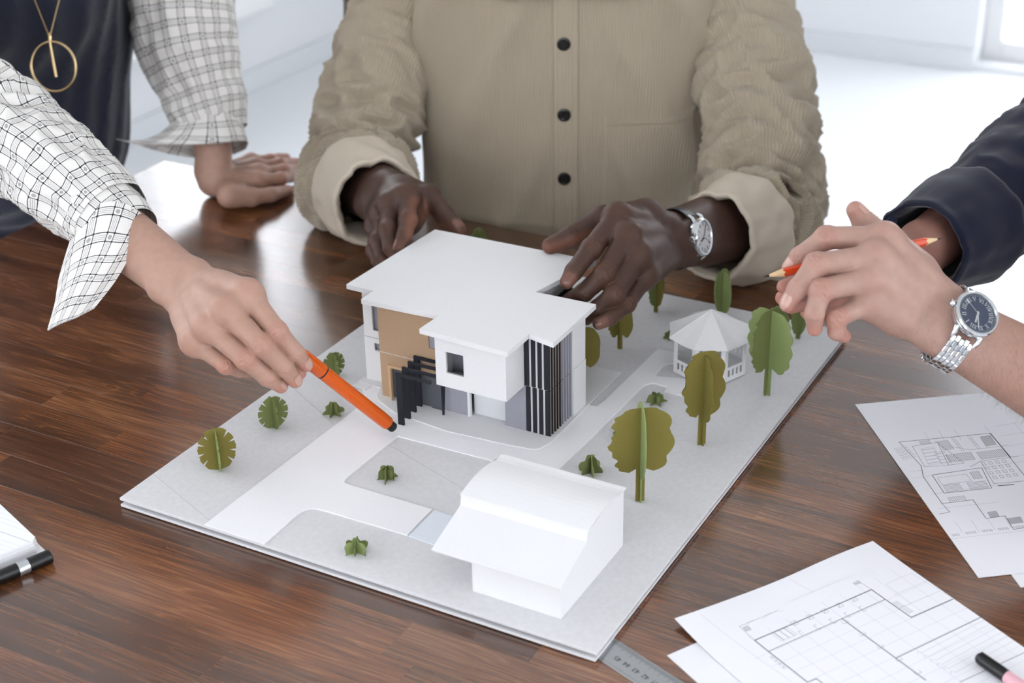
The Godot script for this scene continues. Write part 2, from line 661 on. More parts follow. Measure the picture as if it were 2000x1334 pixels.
# ------------------------------------------------------------------ the house
func build_house() -> void:
	var o := thing("model_house", "white flat roofed card model of a two storey house, held by both dark hands", "model house", Vector3(0, BOARD, 0))
	var h0 := 0.002
	var fl := 0.0512
	var top := 0.1045
	var F := func(z: float) -> Transform3D: return Transform3D(Basis(), Vector3(0, 0, z))
	var S := func(x: float) -> Transform3D: return Transform3D(Basis(Vector3(0, 0, -1), Vector3.UP, Vector3(1, 0, 0)), Vector3(x, 0, 0))
	var L := func(x: float) -> Transform3D: return Transform3D(Basis(Vector3(0, 0, 1), Vector3.UP, Vector3(-1, 0, 0)), Vector3(x, 0, 0))
	var K := func(z: float) -> Transform3D: return Transform3D(Basis(Vector3(-1, 0, 0), Vector3.UP, Vector3(0, 0, -1)), Vector3(0, 0, z))
	var panel := func(called: String, m: Material, xf: Transform3D, x0: float, x1: float, a: float, b: float, holes: Array, th := 0.002) -> MeshInstance3D:
		var st := begin()
		wall_panel(st, x0, x1, a, b, holes, th, xf)
		return part(called, done(st), m, o)
	# front: kraft panels of two storeys, a thin joint between them
	panel.call("kraft_panel", M.kraft, F.call(0.0417), -0.1297, -0.0445, fl + 0.0006, top, [[-0.0716, -0.060, 0.0685, 0.085]])
	panel.call("kraft_panel", M.kraft, F.call(0.0417), -0.1297, -0.0630, h0, fl - 0.0002, [[-0.1176, -0.0630, h0, 0.0372]])
	panel.call("grey_panel", M.grey_card, F.call(0.0402), -0.0730, -0.0595, 0.066, 0.088, [], 0.0008)
	panel.call("joint_strip", M.white_card, F.call(0.0414), -0.1292, -0.0450, fl - 0.0010, fl + 0.0012, [], 0.0012)
	# door with a thin wooden frame
	panel.call("door_frame", M.pine, F.call(0.0437), -0.1200, -0.1172, h0, 0.0396, [], 0.002)
	panel.call("door_frame", M.pine, F.call(0.0437), -0.1172, -0.0980, 0.0368, 0.0396, [], 0.002)
	panel.call("door_frame", M.pine, F.call(0.0472), -0.1158, -0.1148, h0, 0.0372, [], 0.0035)
	panel.call("door_leaf", M.deep_grey, F.call(0.0398), -0.1176, -0.0630, h0, 0.0372, [], 0.0015)
	# left wing, set back
	panel.call("wing_wall", M.white_card, F.call(0.0190), -0.1634, -0.1316, h0, fl - 0.0003, [[-0.1516, -0.140, 0.0372, 0.0456]])
	panel.call("wing_wall", M.white_card, F.call(0.0190), -0.1628, -0.1316, fl + 0.0003, top, [[-0.1523, -0.1435, 0.0596, 0.0905]])
	panel.call("grey_panel", M.grey_card, F.call(0.0155), -0.157, -0.134, 0.034, 0.048, [], 0.0008)
	panel.call("grey_panel", M.grey_card, F.call(0.0145), -0.157, -0.134, 0.056, 0.094, [], 0.0008)
	panel.call("return_wall", M.kraft, L.call(-0.1297), 0.0190, 0.0397, h0, top, [], 0.002)
	panel.call("left_wall", M.white_card, L.call(-0.1634), -0.120, 0.0170, h0, top, [[-0.09, -0.05, 0.06, 0.09]])
	panel.call("back_wall", M.white_card, K.call(-0.122), -0.002, 0.1614, h0, top, [[0.03, 0.07, 0.06, 0.09], [0.10, 0.14, 0.01, 0.045]])
	# inner walls and the ceiling of the lower storey
	panel.call("inner_wall", M.white_card, S.call(-0.002), 0.036, 0.120, h0, top, [[0.055, 0.095, h0, 0.042]])
	part("floor_slab", box(Vector3(-0.1275, fl - 0.0022, -0.120), Vector3(-0.002, fl - 0.0010, 0.0385)), M.white_card, o)
	part("floor_slab", box(Vector3(-0.002, fl - 0.0022, -0.0365), Vector3(0.0540, fl - 0.0010, 0.0350)), M.white_card, o)
	part("terrace", box(Vector3(-0.002, 0.0800, -0.1180), Vector3(0.0160, 0.0816, -0.0385)), M.dark_card, o)
	panel.call("terrace_wall", M.dark_card, K.call(-0.0365), -0.0540, 0.002, h0, top - 0.001, [], 0.0015)
	# right wall of two storeys
	panel.call("right_wall", M.white_card, S.call(0.0608), 0.0070, 0.0338, h0, fl + 0.0016, [])
	panel.call("right_wall", M.white_card, S.call(0.0602), 0.0070, 0.0338, fl + 0.0019, top, [])
	panel.call("right_wall", M.white_card, S.call(0.0560), -0.0365, 0.0070, h0, top, [])
	# ground floor front
	panel.call("entrance_panel", M.acrylic, F.call(0.0375), -0.0630, -0.0585, h0, 0.049, [], 0.0015)
	panel.call("grey_panel", M.grey_card, F.call(0.0390), -0.0585, -0.0312, h0, 0.049, [])
	panel.call("white_post", M.white_card, F.call(0.0400), -0.0312, -0.0286, h0, 0.049, [], 0.004)
	panel.call("glass_panel", M.acrylic, F.call(0.0312), -0.0286, 0.0102, h0, 0.049, [], 0.0012)
	panel.call("grey_panel", M.grey_card, F.call(0.0386), 0.0102, 0.0330, h0, fl, [])
	panel.call("back_panel", M.white_card, F.call(0.0372), 0.0330, 0.0560, h0, top, [], 0.0015)
	# the white box that juts out
	panel.call("box_front", M.white_card, F.call(0.0725), -0.0450, 0.0312, 0.0500, top, [[-0.0334, -0.0142, 0.0652, 0.0878]], 0.0024)
	panel.call("box_side", M.white_card, S.call(0.0312), -0.0701, -0.0372, 0.0500, top, [], 0.002)
	panel.call("box_side", M.white_card, L.call(-0.0450), 0.0417, 0.0701, 0.0500, top, [], 0.002)
	part("box_floor", box(Vector3(-0.0430, 0.0500, 0.0385), Vector3(0.0292, 0.0515, 0.0701)), M.white_card, o)
	panel.call("box_partition", M.grey_card, F.call(0.0440), -0.043, 0.029, 0.0515, top, [], 0.001)
	# dark slats on the front corner and grey ones along the side, in two storeys
	for lev in 2:
		var a := h0 if lev == 0 else fl + 0.0004
		var b := fl - 0.0004 if lev == 0 else top - 0.0006
		var sh := 0.0010 if lev == 0 else 0.0
		for k in 4:
			var xx: float = 0.0347 + 0.0067 * k + sh
			part("slat", box(Vector3(xx - 0.0021, a, 0.0374), Vector3(xx + 0.0021, b, 0.0386), 0.0002), M.dark_card, o)
		for k in 9:
			var zz: float = 0.0372 - 0.0054 * k
			part("slat", box(Vector3(0.0562, a, zz - 0.0013), Vector3(0.0590, b, zz + 0.0013), 0.0002), M.dark_card if k < 5 else M.grey_card, o)
			part("slat_edge", box(Vector3(0.0590, a, zz - 0.0009), Vector3(0.0592, b, zz + 0.0005)), M.slat_edge if k < 5 else M.grey_card, o)
	# pergola: four thin frames of dark card before the door
	var pz := [0.0818, 0.0685, 0.0560, 0.0436]
	for k in 4:
		var fr := begin()
		var x0: float = -0.0848 - 0.0012 * k
		add_box(fr, Vector3(x0, 0.0011, pz[k] - 0.0012), Vector3(x0 + 0.0066, 0.0575, pz[k] + 0.0012), 0.0002)
		add_box(fr, Vector3(x0 + 0.0066, 0.0545, pz[k] - 0.0012), Vector3(-0.0452 if k < 3 else -0.064, 0.0575, pz[k] + 0.0012), 0.0002)
		part("pergola_frame", done(fr), M.dark_card, o)
	part("pergola_fin", prism(rounded([[-0.0130, 0.0011], [-0.0112, 0.0011], [-0.0100, 0.054], [-0.0185, 0.054]]), -0.0008, 0.0008, Transform3D(Basis(Vector3(0, 0, 1), Vector3(1, 0, 0), Vector3.UP), Vector3(-0.0540, 0, 0.0605))), M.dark_card, o)
	part("pergola_screen", box(Vector3(-0.0715, 0.0011, 0.0405), Vector3(-0.0590, 0.050, 0.0416)), M.deep_grey, o)
	# roof slab
	var roof := rounded([[-0.1747, 0.0273], [-0.1421, 0.0279], [-0.1422, 0.0496], [-0.0552, 0.0460], [-0.0569, 0.0791], [0.0399, 0.0842], [0.0396, 0.0425], [0.0686, 0.0491], [0.0674, -0.0422], [0.0022, -0.0409], [0.0223, -0.1343], [-0.1688, -0.1322]])
	part("roof", prism(roof, top, 0.1095), M.white_card, o)


func build_garage() -> void:
	var o := thing("model_garage", "plain white folded paper garage with stepped roof near the board's front corner", "model house", Vector3(0, BOARD, 0))
	var x0 := 0.0788
	var x1 := 0.1962
	var prof := rounded([[0.2828, 0.0], [0.2828, 0.0310], [0.2372, 0.0458], [0.2350, 0.0550], [0.2200, 0.0580], [0.2000, 0.0588], [0.1850, 0.0573], [0.1680, 0.0553], [0.1680, 0.0]])
	var side := Transform3D(Basis(Vector3(0, 0, 1), Vector3(1, 0, 0), Vector3.UP), Vector3.ZERO)
	part("side_wall", prism(prof, x1 - 0.0012, x1, side), M.white_card, o)
	part("inner_side_wall", prism(prof, 0.1154, 0.1166, side), M.white_card, o)
	part("front_wall", box(Vector3(0.1166, 0, 0.2814), Vector3(x1 - 0.0012, 0.0302, 0.2826)), M.white_card, o)
	part("back_wall", box(Vector3(0.1166, 0, 0.1682), Vector3(x1 - 0.0012, 0.0562, 0.1694)), M.white_card, o)
	var low := begin()
	add_prism(low, rounded([[0.2852, 0.0296], [0.2854, 0.0308], [0.2366, 0.0466], [0.2366, 0.0452]]), x0, x1 + 0.0006, side)
	part("lower_roof", done(low), M.white_card, o)
	part("roof_step", prism(rounded([[0.2380, 0.0452], [0.2368, 0.0452], [0.2342, 0.0560], [0.2356, 0.0565]]), x0, x1 + 0.0002, side), M.white_card, o)
	var up := []
	for k in 13:
		var f := k / 12.0
		up.append([lerpf(0.2366, 0.1655, f), 0.0565 + 0.0042 * sin(PI * minf(f * 1.15, 1.0)) + 0.0004 * f])
	for k in range(12, -1, -1):
		up.append([up[k][0], up[k][1] - 0.0011])
	part("upper_roof", prism(rounded(up), x0 - 0.0004, x1 + 0.0012, side), M.white_card, o)
	part("carport_post", box(Vector3(x0 + 0.001, 0, 0.172), Vector3(x0 + 0.0025, 0.055, 0.228)), M.white_card, o)


func build_gazebo() -> void:
	var o := thing("model_gazebo", "white eight sided paper gazebo with pleated pointed roof at the back of the board", "model gazebo", Vector3(0.138, BOARD, -0.165))
	var R := 0.0395
	var at := func(k: float, r: float, h: float) -> Vector3:
		var a := TAU * k / 8.0
		return Vector3(cos(a) * r, h, sin(a) * r)
	var fl := PackedVector2Array()
	for k in 8:
		var p: Vector3 = at.call(k, R, 0.0)
		fl.append(Vector2(p.x, p.z))
	part("floor_plate", prism(fl, 0.0011, 0.0022), M.white_card, o)
	for k in 8:
		var a: Vector3 = at.call(k, R, 0.0022)
		var b: Vector3 = at.call(k + 1, R, 0.0022)
		var d := (b - a).normalized()
		var nrm := ((a + b) * 0.5 * Vector3(1, 0, 1)).normalized()
		var ln := a.distance_to(b)
		var xf := Transform3D(Basis(d, Vector3.UP, nrm), a)
		var st := begin()
		var holes := [[0.0042, ln - 0.0042, 0.0150, 0.0350]]
		for j in 4:
			var c := lerpf(0.0065, ln - 0.0065, j / 3.0)
			holes.append([c - 0.0017, c + 0.0017, 0.0040, 0.0115])
		if k == 4:
			holes = [[0.0042, ln - 0.0042, 0.0, 0.0350]]
		wall_panel(st, 0.0, ln, 0.0, 0.0395, holes, 0.0012, xf)
		part("side_panel", done(st), M.white_card, o)
	for k in 8:
		var st := begin()
		var E := 0.0452
		var apex := Vector3(0, 0.0655, 0)
		var p0: Vector3 = at.call(k, E, 0.0402)
		var p1: Vector3 = at.call(k + 1, E, 0.0402)
		var mid := (p0 + p1) * 0.5 * Vector3(0.985, 1, 0.985) + Vector3(0, -0.0012, 0)
		var up := Vector3(0, 0.0008, 0)
		for pr in [[p0, mid], [mid, p1]]:
			face(st, [apex + up, pr[0] + up, pr[1] + up], Vector3.UP)
			face(st, [apex, pr[0], pr[1]], Vector3.DOWN)
			face(st, [pr[0], pr[0] + up, pr[1] + up, pr[1]], mid * Vector3(1, 0, 1))
		part("roof_panel", done(st), M.white_card, o)
	var rg := begin()
	for k in 8:
		var e: Vector3 = at.call(k, 0.0448, 0.0412)
		var d2 := (e - Vector3(0, 0.0662, 0)).normalized()
		var sd := d2.cross(Vector3.UP).normalized()
		add_box(rg, Vector3(-0.0004, -0.0004, 0), Vector3(0.0004, 0.0005, e.distance_to(Vector3(0, 0.0662, 0))), 0.0, Transform3D(Basis(sd, d2.cross(sd), d2), Vector3(0, 0.0662, 0)))
	part("roof_ridge", done(rg), M.white_card, o)


# ------------------------------------------------------------------ card trees and bushes
func tree_outline(half: float, h: float, trunk_h: float, lobes: float, lobe: float, slim: float, sd: int) -> PackedVector2Array:
	# right-hand half of a tree's silhouette, from the ground up
	var r := RandomNumberGenerator.new()
	r.seed = sd
	var ph := r.randf() * TAU
	var p := PackedVector2Array()
	var tw := 0.0040 if h > 0.08 else 0.0027
	p.append(Vector2(tw, 0))
	p.append(Vector2(tw, trunk_h))
	var n := 34
	for k in range(1, n):
		var f := float(k) / n
		var a := lerpf(-PI * 0.46, PI * 0.5, f)
		var w := pow(maxf(cos(a), 0.0), slim)
		var y := lerpf(trunk_h - 0.004, h, (sin(a) + 0.99) / 1.99)
		var bump := 1.0 + lobe * absf(sin(f * PI * lobes + ph)) - lobe * 0.5
		p.append(Vector2(maxf(half * w * bump, tw * 0.6), y))
	p.append(Vector2(0.0004, h))
	return p


func card_tree(called: String, label: String, at: Vector2, h: float, yaw: float, o1: PackedVector2Array, o2: PackedVector2Array, ms: Array, group: String) -> void:
	var t := thing(called, label, "model tree", Vector3(at.x, BOARD, at.y), group)
	var th := 0.0005
	# the whole sheet, then two half sheets glued to its sides
	var whole := PackedVector2Array(o1)
	var mir := PackedVector2Array()
	for i in range(o1.size() - 1, -1, -1):
		var k := 0.94 + 0.06 * sin(i * 1.7)
		mir.append(Vector2(-o1[i].x * (k if i > 1 and i < o1.size() - 2 else 1.0), o1[i].y))
	whole.append_array(mir)
	part("card_sheet", prism(whole, -th, th, upright(Vector3.ZERO, yaw)), ms[0], t)
	for s in 2:
		var half := PackedVector2Array()
		half.append(Vector2(th, 0))
		for p in o2:
			half.append(Vector2(maxf(p.x, th + 0.0001), p.y))
		half.append(Vector2(th, o2[-1].y))
		part("card_half_sheet", prism(half, -th, th, upright(Vector3.ZERO, yaw + (PI * 0.5 if s == 0 else -PI * 0.5))), ms[1], t)


func disc_outline(half: float, h: float, slits: int, sd: int) -> PackedVector2Array:
	# a round leaf with wedge slits cut towards its middle
	var r := RandomNumberGenerator.new()
	r.seed = sd
	var p := PackedVector2Array()
	p.append(Vector2(0.0006, 0.0))
	for k in slits:
		var a0 := lerpf(-1.15, 1.45, float(k) / slits)
		var a1 := lerpf(-1.15, 1.45, float(k + 1) / slits) - 0.13
		for j in 5:
			var a := lerpf(a0, a1, j / 4.0)
			var rr := 1.0 + 0.05 * r.randf()
			p.append(Vector2(cos(a) * half * rr, h * 0.5 + sin(a) * h * 0.5 * rr))
		var am := a1 + 0.065
		if k < slits - 1:
			p.append(Vector2(cos(am) * half * 0.62, h * 0.5 + sin(am) * h * 0.31))
	p.append(Vector2(0.0006, h))
	return p


func bush_outline(half: float, h: float, sd: int) -> PackedVector2Array:
	var r := RandomNumberGenerator.new()
	r.seed = sd
	var p := PackedVector2Array()
	var n := 18
	p.append(Vector2(0.0006, 0.0))
	var lift := r.randf_range(0.0, 0.25)
	for k in n:
		var f := float(k) / (n - 1)
		var a := lerpf(-0.15, PI * 0.5, f)
		var b := 1.0 + 0.16 * sin(f * PI * 3.0 + sd)
		p.append(Vector2(maxf(cos(a) * half * b, 0.0006), maxf(h * (lift * (1.0 - f) + sin(maxf(a, 0.0)) * (1.0 - lift * (1.0 - f))) * minf(b, 1.05), 0.0)))
	p[-1] = Vector2(0.0006, h)
	return p


func build_trees() -> void:
	var g := "cut card trees on the model board"
	var A := deg_to_rad(30)
	# big trees: label, place, height, half widths, trunk height, lobes, yaw of the broad sheet, seed
	card_tree("card_tree", "olive card tree with broad lobed crown, nearest the white garage", Vector2(0.1801, 0.0983), 0.0985, A + 0.12, tree_outline(0.0275, 0.0945, 0.034, 3.5, 0.20, 0.55, 3), tree_outline(0.0200, 0.0990, 0.029, 2.0, 0.08, 0.9, 4), [M.olive, M.leaf], g)
	card_tree("card_tree", "olive card tree with narrow wavy crown, in front of the paper gazebo", Vector2(0.1910, -0.0171), 0.0985, A + 0.30, tree_outline(0.0205, 0.0985, 0.034, 4.0, 0.22, 0.6, 8), tree_outline(0.0190, 0.0950, 0.030, 4.0, 0.20, 0.8, 9), [M.olive, M.olive], g)
	card_tree("card_tree", "green scallop edged card tree, right beside the paper gazebo", Vector2(0.2116, -0.1364), 0.0953, A + 0.72, tree_outline(0.0280, 0.0953, 0.033, 6.0, 0.13, 0.5, 12), tree_outline(0.0265, 0.0930, 0.031, 6.0, 0.13, 0.5, 14), [M.moss, M.leaf], g)
	card_tree("card_tree", "slim dark green card tree under the pale hand that holds the pencil", Vector2(0.1977, -0.2684), 0.062, A + 0.3, tree_outline(0.0105, 0.062, 0.009, 1.0, 0.03, 0.7, 20), tree_outline(0.0105, 0.060, 0.009, 1.0, 0.03, 0.7, 21), [M.moss, M.moss], g)
	card_tree("card_tree", "slim pointed card tree rising behind the gazebo roof", Vector2(0.1060, -0.2790), 0.0590, A + 0.75, tree_outline(0.0120, 0.0590, 0.008, 1.0, 0.03, 0.9, 23), tree_outline(0.0120, 0.0560, 0.008, 1.0, 0.03, 0.9, 24), [M.moss, M.leaf], g)
	card_tree("card_tree", "small leaf shaped card tree half behind the dark hand with the watch", Vector2(0.0355, -0.2599), 0.0510, A + 0.55, tree_outline(0.0110, 0.0510, 0.012, 1.0, 0.04, 0.7, 26), tree_outline(0.0110, 0.0490, 0.012, 1.0, 0.04, 0.7, 27), [M.moss, M.olive], g)
	card_tree("card_tree", "small round card tree just below the dark little finger", Vector2(0.0380, -0.1613), 0.0500, A - 0.1, tree_outline(0.0132, 0.0500, 0.0165, 3.0, 0.07, 0.5, 29), tree_outline(0.0125, 0.0480, 0.0165, 3.0, 0.07, 0.5, 30), [M.olive, M.olive], g)
	card_tree("card_tree", "round card tree peeping out behind the right wall of the house", Vector2(0.0330, -0.0800), 0.0560, A + 0.05, tree_outline(0.0190, 0.0600, 0.018, 3.0, 0.06, 0.5, 32), tree_outline(0.0160, 0.0580, 0.018, 3.0, 0.06, 0.5, 33), [M.olive, M.olive], g)
	card_tree("card_tree", "card tree of which only the tip shows behind the house's back roof edge", Vector2(-0.1750, -0.2340), 0.0640, A + 0.2, tree_outline(0.0120, 0.0720, 0.010, 1.0, 0.03, 0.9, 35), tree_outline(0.0120, 0.0700, 0.010, 1.0, 0.03, 0.9, 36), [M.moss, M.moss], g)
	var bushes := [
		["large slit leaf card bush nearest the board's left corner", -0.1892, 0.2278, 0.0440, 0.0172, A + 0.3, true, M.olive, M.leaf],
		["slit leaf card bush halfway along the board's left edge", -0.1901, 0.1414, 0.0337, 0.0150, A + 0.5, true, M.moss, M.moss],
		["slit leaf card bush behind the orange marker", -0.1981, 0.0280, 0.0275, 0.0128, A + 0.6, true, M.moss, M.moss],
		["tiny card bush left of the white driveway, under the orange marker", -0.1532, 0.0943, 0.0133, 0.0100, A + 0.3, false, M.moss, M.moss],
		["tiny card bush alone on the grey lawn between driveway and house", -0.0407, 0.1707, 0.0138, 0.0095, A + 0.4, false, M.moss, M.moss],
		["tiny card bush on the front lawn, left of the white garage", 0.0001, 0.2808, 0.0147, 0.0108, A - 0.6, false, M.leaf, M.moss],
		["tiny spiky card bush behind the garage, left of the olive tree", 0.1205, 0.0759, 0.0180, 0.0105, A + 0.7, false, M.leaf, M.moss],
		["tiny card bush beside the white path in front of the gazebo", 0.1204, -0.0700, 0.0112, 0.0102, A - 0.1, false, M.moss, M.leaf],
		["tiny card bush half hidden behind the broad olive tree", 0.1170, 0.0034, 0.0090, 0.0085, A + 0.2, false, M.moss, M.moss],
		["tiny card bush at the left foot of the gazebo", 0.0760, -0.2067, 0.0089, 0.0070, A + 0.2, false, M.moss, M.moss],
	]
	var sd := 50
	for b in bushes:
		var t := thing("card_bush", b[0], "model bush", Vector3(b[1], BOARD, b[2]), "cut card bushes on the model board")
		var o1 := disc_outline(b[4], b[3], 5, sd) if b[6] else bush_outline(b[4], b[3], sd)
		var o2 := disc_outline(b[4] * 0.95, b[3] * 0.97, 5, sd + 1) if b[6] else bush_outline(b[4] * 0.95, b[3] * 0.95, sd + 1)
		var th := 0.0004
		var sheets: int = 4 if b[6] else 6
		for k in sheets:
			var half := PackedVector2Array()
			for p: Vector2 in (o1 if k % 2 == 0 else o2):
				half.append(Vector2(maxf(p.x, 0.0005), p.y))
			half.append(Vector2(0.0, half[-1].y))
			half.append(Vector2(0.0, 0.0))
			part("card_leaf", prism(half, -th, th, upright(Vector3.ZERO, b[5] + TAU * k / sheets)), b[7] if k % 2 == 0 else b[8], t)
		sd += 2


# ------------------------------------------------------------------ drawings
func ink_line(im: Image, a: Vector2, b: Vector2, width: float, dark: float) -> void:
	var n := int(a.distance_to(b) * 1.6) + 1
	var r := int(ceil(width * 0.5)) + 1
	for k in n + 1:
		var p := a.lerp(b, float(k) / n)
		for dy in range(-r, r + 1):
			for dx in range(-r, r + 1):
				var q := Vector2i(int(p.x) + dx, int(p.y) + dy)
				if q.x < 0 or q.y < 0 or q.x >= im.get_width() or q.y >= im.get_height():
					continue
				var cov := clampf(width * 0.5 + 0.5 - p.distance_to(Vector2(q) + Vector2(0.5, 0.5)), 0.0, 1.0) * dark
				var c := im.get_pixelv(q)
				var t := 1.0 - cov
				if c.r > t:
					im.set_pixelv(q, Color(t, t, t * 1.01))


func ink_path(im: Image, pts: Array, width: float, dark: float) -> void:
	for i in pts.size() - 1:
		ink_line(im, pts[i], pts[i + 1], width, dark)


func ink_block(im: Image, o: Vector2, a: Vector2, b: Vector2, n: int, dark: float) -> void:
	# n stripes across a parallelogram from o, its sides reaching to a and b
	for k in n:
		var f := (k + 0.5) / n
		var p := o.lerp(a, f)
		ink_line(im, p, p + (b - o), 1.6, dark)
	ink_path(im, [o, a, a + b - o, b, o], 0.9, dark * 0.7)


func ink_number(im: Image, text: String, o: Vector2, right: Vector2, down: Vector2, dark: float) -> void:
	var strokes := {
		"0": [[0.5, 0, 0.85, 0.2, 0.85, 0.8, 0.5, 1, 0.15, 0.8, 0.15, 0.2, 0.5, 0]],
		"6": [[0.8, 0.1, 0.45, 0, 0.15, 0.35, 0.15, 0.8, 0.5, 1, 0.85, 0.8, 0.75, 0.5, 0.4, 0.45, 0.17, 0.65]],
	}
	for i in text.length():
		for s in strokes[text[i]]:
			var pts := []
			for k in range(0, s.size(), 2):
				pts.append(o + right * (i * 1.1 + s[k]) + down * s[k + 1])
			ink_path(im, pts, 1.0, dark)


func blank_sheet() -> Image:
	var im := Image.create_empty(1188, 840, false, Image.FORMAT_RGB8)
	im.fill(Color(1, 1, 1))
	return im


func ink_material(im: Image) -> StandardMaterial3D:
	var m := mat(Color(0.925, 0.925, 0.945), 0.75, 0.0, 0.35)
	m.albedo_texture = ImageTexture.create_from_image(im)
	m.texture_repeat = false
	return m


func library_plan() -> Image:
	var im := blank_sheet()
	var P := [Vector2(309.8, 64.3), Vector2(309.2, 431.7), Vector2(618.7, 424.6), Vector2(486.7, 81.7), Vector2(561.0, 60.5), Vector2(743.3, 57.4), Vector2(739.4, 174.6), Vector2(860.9, 170.8), Vector2(856.6, 242.0), Vector2(942.1, 235.5), Vector2(938.2, 275.9)]
	ink_path(im, [P[0], P[1], P[2]], 2.2, 0.8)
	ink_path(im, [P[0], P[3], P[4], P[5], P[6], P[7], P[8], P[9], P[10]], 2.0, 0.8)
	ink_path(im, [P[5], Vector2(799.1, 62.9), Vector2(806.1, 21.7)], 1.8, 0.7)
	ink_path(im, [Vector2(348.1, 102.0), Vector2(338.9, 206.5), Vector2(501.7, 182.7), Vector2(497.1, 244.9), Vector2(329.7, 201.5)], 1.5, 0.7)
	ink_path(im, [Vector2(348.1, 102.0), Vector2(496.5, 92.3), Vector2(501.7, 182.7)], 1.3, 0.6)
	ink_path(im, [Vector2(555.1, 96.8), Vector2(540.8, 294.7), Vector2(678.2, 272.3), Vector2(680.2, 91.7), Vector2(555.1, 96.8)], 2.0, 0.8)
	ink_path(im, [Vector2(577.4, 108.9), Vector2(571.4, 221.7), Vector2(620.6, 221.7), Vector2(624.3, 106.4), Vector2(577.4, 108.9)], 1.0, 0.6)
	ink_path(im, [Vector2(372.5, 236.5), Vector2(411.7, 307.5), Vector2(406.2, 459.0)], 1.2, 0.6)
	ink_path(im, [Vector2(526.4, 258.1), Vector2(496.1, 310.0), Vector2(488.1, 460.9)], 1.4, 0.7)
	ink_path(im, [Vector2(496.1, 310.0), Vector2(651.6, 292.5), Vector2(654.1, 408.1)], 1.4, 0.7)
	ink_path(im, [Vector2(668.4, 301.9), Vector2(669.8, 360.2)], 4.0, 0.8)
	ink_path(im, [Vector2(312.3, 430.3), Vector2(489.0, 430.1)], 4.0, 0.75)
	ink_block(im, Vector2(330.9, 208.1), Vector2(328.5, 250.4), Vector2(396.8, 207.2), 8, 0.5)
	ink_block(im, Vector2(328.6, 380.5), Vector2(323.0, 423.8), Vector2(397.6, 374.9), 10, 0.7)
	ink_block(im, Vector2(431.1, 199.1), Vector2(426.8, 301.0), Vector2(484.7, 194.1), 16, 0.65)
	ink_block(im, Vector2(433.5, 319.9), Vector2(427.7, 423.0), Vector2(485.0, 319.1), 16, 0.65)
	ink_block(im, Vector2(369.4, 128.5), Vector2(488.8, 110.8), Vector2(365.6, 179.8), 5, 0.55)
	ink_block(im, Vector2(405.7, 166.1), Vector2(493.0, 160.6), Vector2(403.2, 206.3), 4, 0.5)
	ink_block(im, Vector2(630.3, 106.5), Vector2(678.2, 105.1), Vector2(626.3, 168.7), 6, 0.55)
	ink_block(im, Vector2(628.9, 199.6), Vector2(676.1, 193.6), Vector2(626.2, 270.0), 6, 0.55)
	ink_block(im, Vector2(562.0, 238.5), Vector2(559.0, 273.9), Vector2(610.7, 234.5), 6, 0.6)
	ink_block(im, Vector2(824.8, 190.8), Vector2(822.2, 224.7), Vector2(858.4, 188.2), 9, 0.6)
	ink_block(im, Vector2(709.9, 91.9), Vector2(707.9, 155.0), Vector2(734.5, 89.9), 9, 0.5)
	ink_block(im, Vector2(873.7, 242.4), Vector2(871.3, 292.4), Vector2(909.3, 238.3), 16, 0.5)
	ink_block(im, Vector2(318.5, 140.0), Vector2(315.9, 180.7), Vector2(341.7, 139.5), 7, 0.5)
	for j in 4:
		for i in 4:
			var c: Vector2 = Vector2(515.9, 314.2) + (Vector2(511.5, 395.6) - Vector2(515.9, 314.2)) * (i / 3.0) + (Vector2(612.7, 314.1) - Vector2(515.9, 314.2)) * (j / 3.0)
			ink_path(im, [c + Vector2(-9, -6), c + Vector2(9, -6), c + Vector2(9, 6), c + Vector2(-9, 6), c + Vector2(-9, -6)], 1.3, 0.6)
	for j in 3:
		for i in 2:
			var c: Vector2 = Vector2(336.5, 276.2) + (Vector2(331.7, 341.9) - Vector2(336.5, 276.2)) * float(i) + (Vector2(389.7, 276.6) - Vector2(336.5, 276.2)) * (j / 2.0)
			ink_path(im, [c + Vector2(-22, -5), c + Vector2(22, -5), c + Vector2(22, 5), c + Vector2(-22, 5), c + Vector2(-22, -5)], 1.1, 0.5)
	for j in 5:
		for i in 3:
			var c: Vector2 = Vector2(358.9, 34.1) + (Vector2(428.2, 40.3) - Vector2(358.9, 34.1)) * (j / 4.0) + (Vector2(352.6, 53.9) - Vector2(358.9, 34.1)) * float(i)
			ink_path(im, [c + Vector2(-8, -6), c + Vector2(8, -6), c + Vector2(8, 6), c + Vector2(-8, 6), c + Vector2(-8, -6)], 0.9, 0.4)
	for e in [[Vector2(251.4, 188.9), Vector2(325.9, 181.0)], [Vector2(253.3, 246.0), Vector2(323.2, 239.4)], [Vector2(255.9, 307.4), Vector2(334.8, 303.4)], [Vector2(249.5, 433.0), Vector2(312.3, 430.3)], [Vector2(564.7, 21.0), Vector2(524.7, 468.3)], [Vector2(519.8, 21.6), Vector2(517.5, 77.9)],
			[Vector2(263.2, 470.1), Vector2(248.1, 596.9)], [Vector2(337.0, 463.8), Vector2(324.3, 561.5)], [Vector2(412.3, 456.2), Vector2(404.8, 524.0)], [Vector2(489.3, 431.7), Vector2(483.2, 487.6)], [Vector2(244.0, 555.4), Vector2(343.1, 552.7)], [Vector2(678.8, 42.4), Vector2(654.1, 408.1)], [Vector2(771.6, 29.3), Vector2(769.4, 260.7)],
			[Vector2(861.8, 57.0), Vector2(930.8, 55.9)], [Vector2(861.0, 115.6), Vector2(934.1, 112.9)], [Vector2(861.6, 174.6), Vector2(933.7, 172.5)], [Vector2(858.6, 237.0), Vector2(930.5, 232.7)], [Vector2(957.8, 0.7), Vector2(954.8, 268.2)]]:
		ink_line(im, e[0], e[1], 0.9, 0.35)
	var rt: Vector2 = (Vector2(923.7, 147.2) - Vector2(926.5, 85.8)).normalized() * -9.0
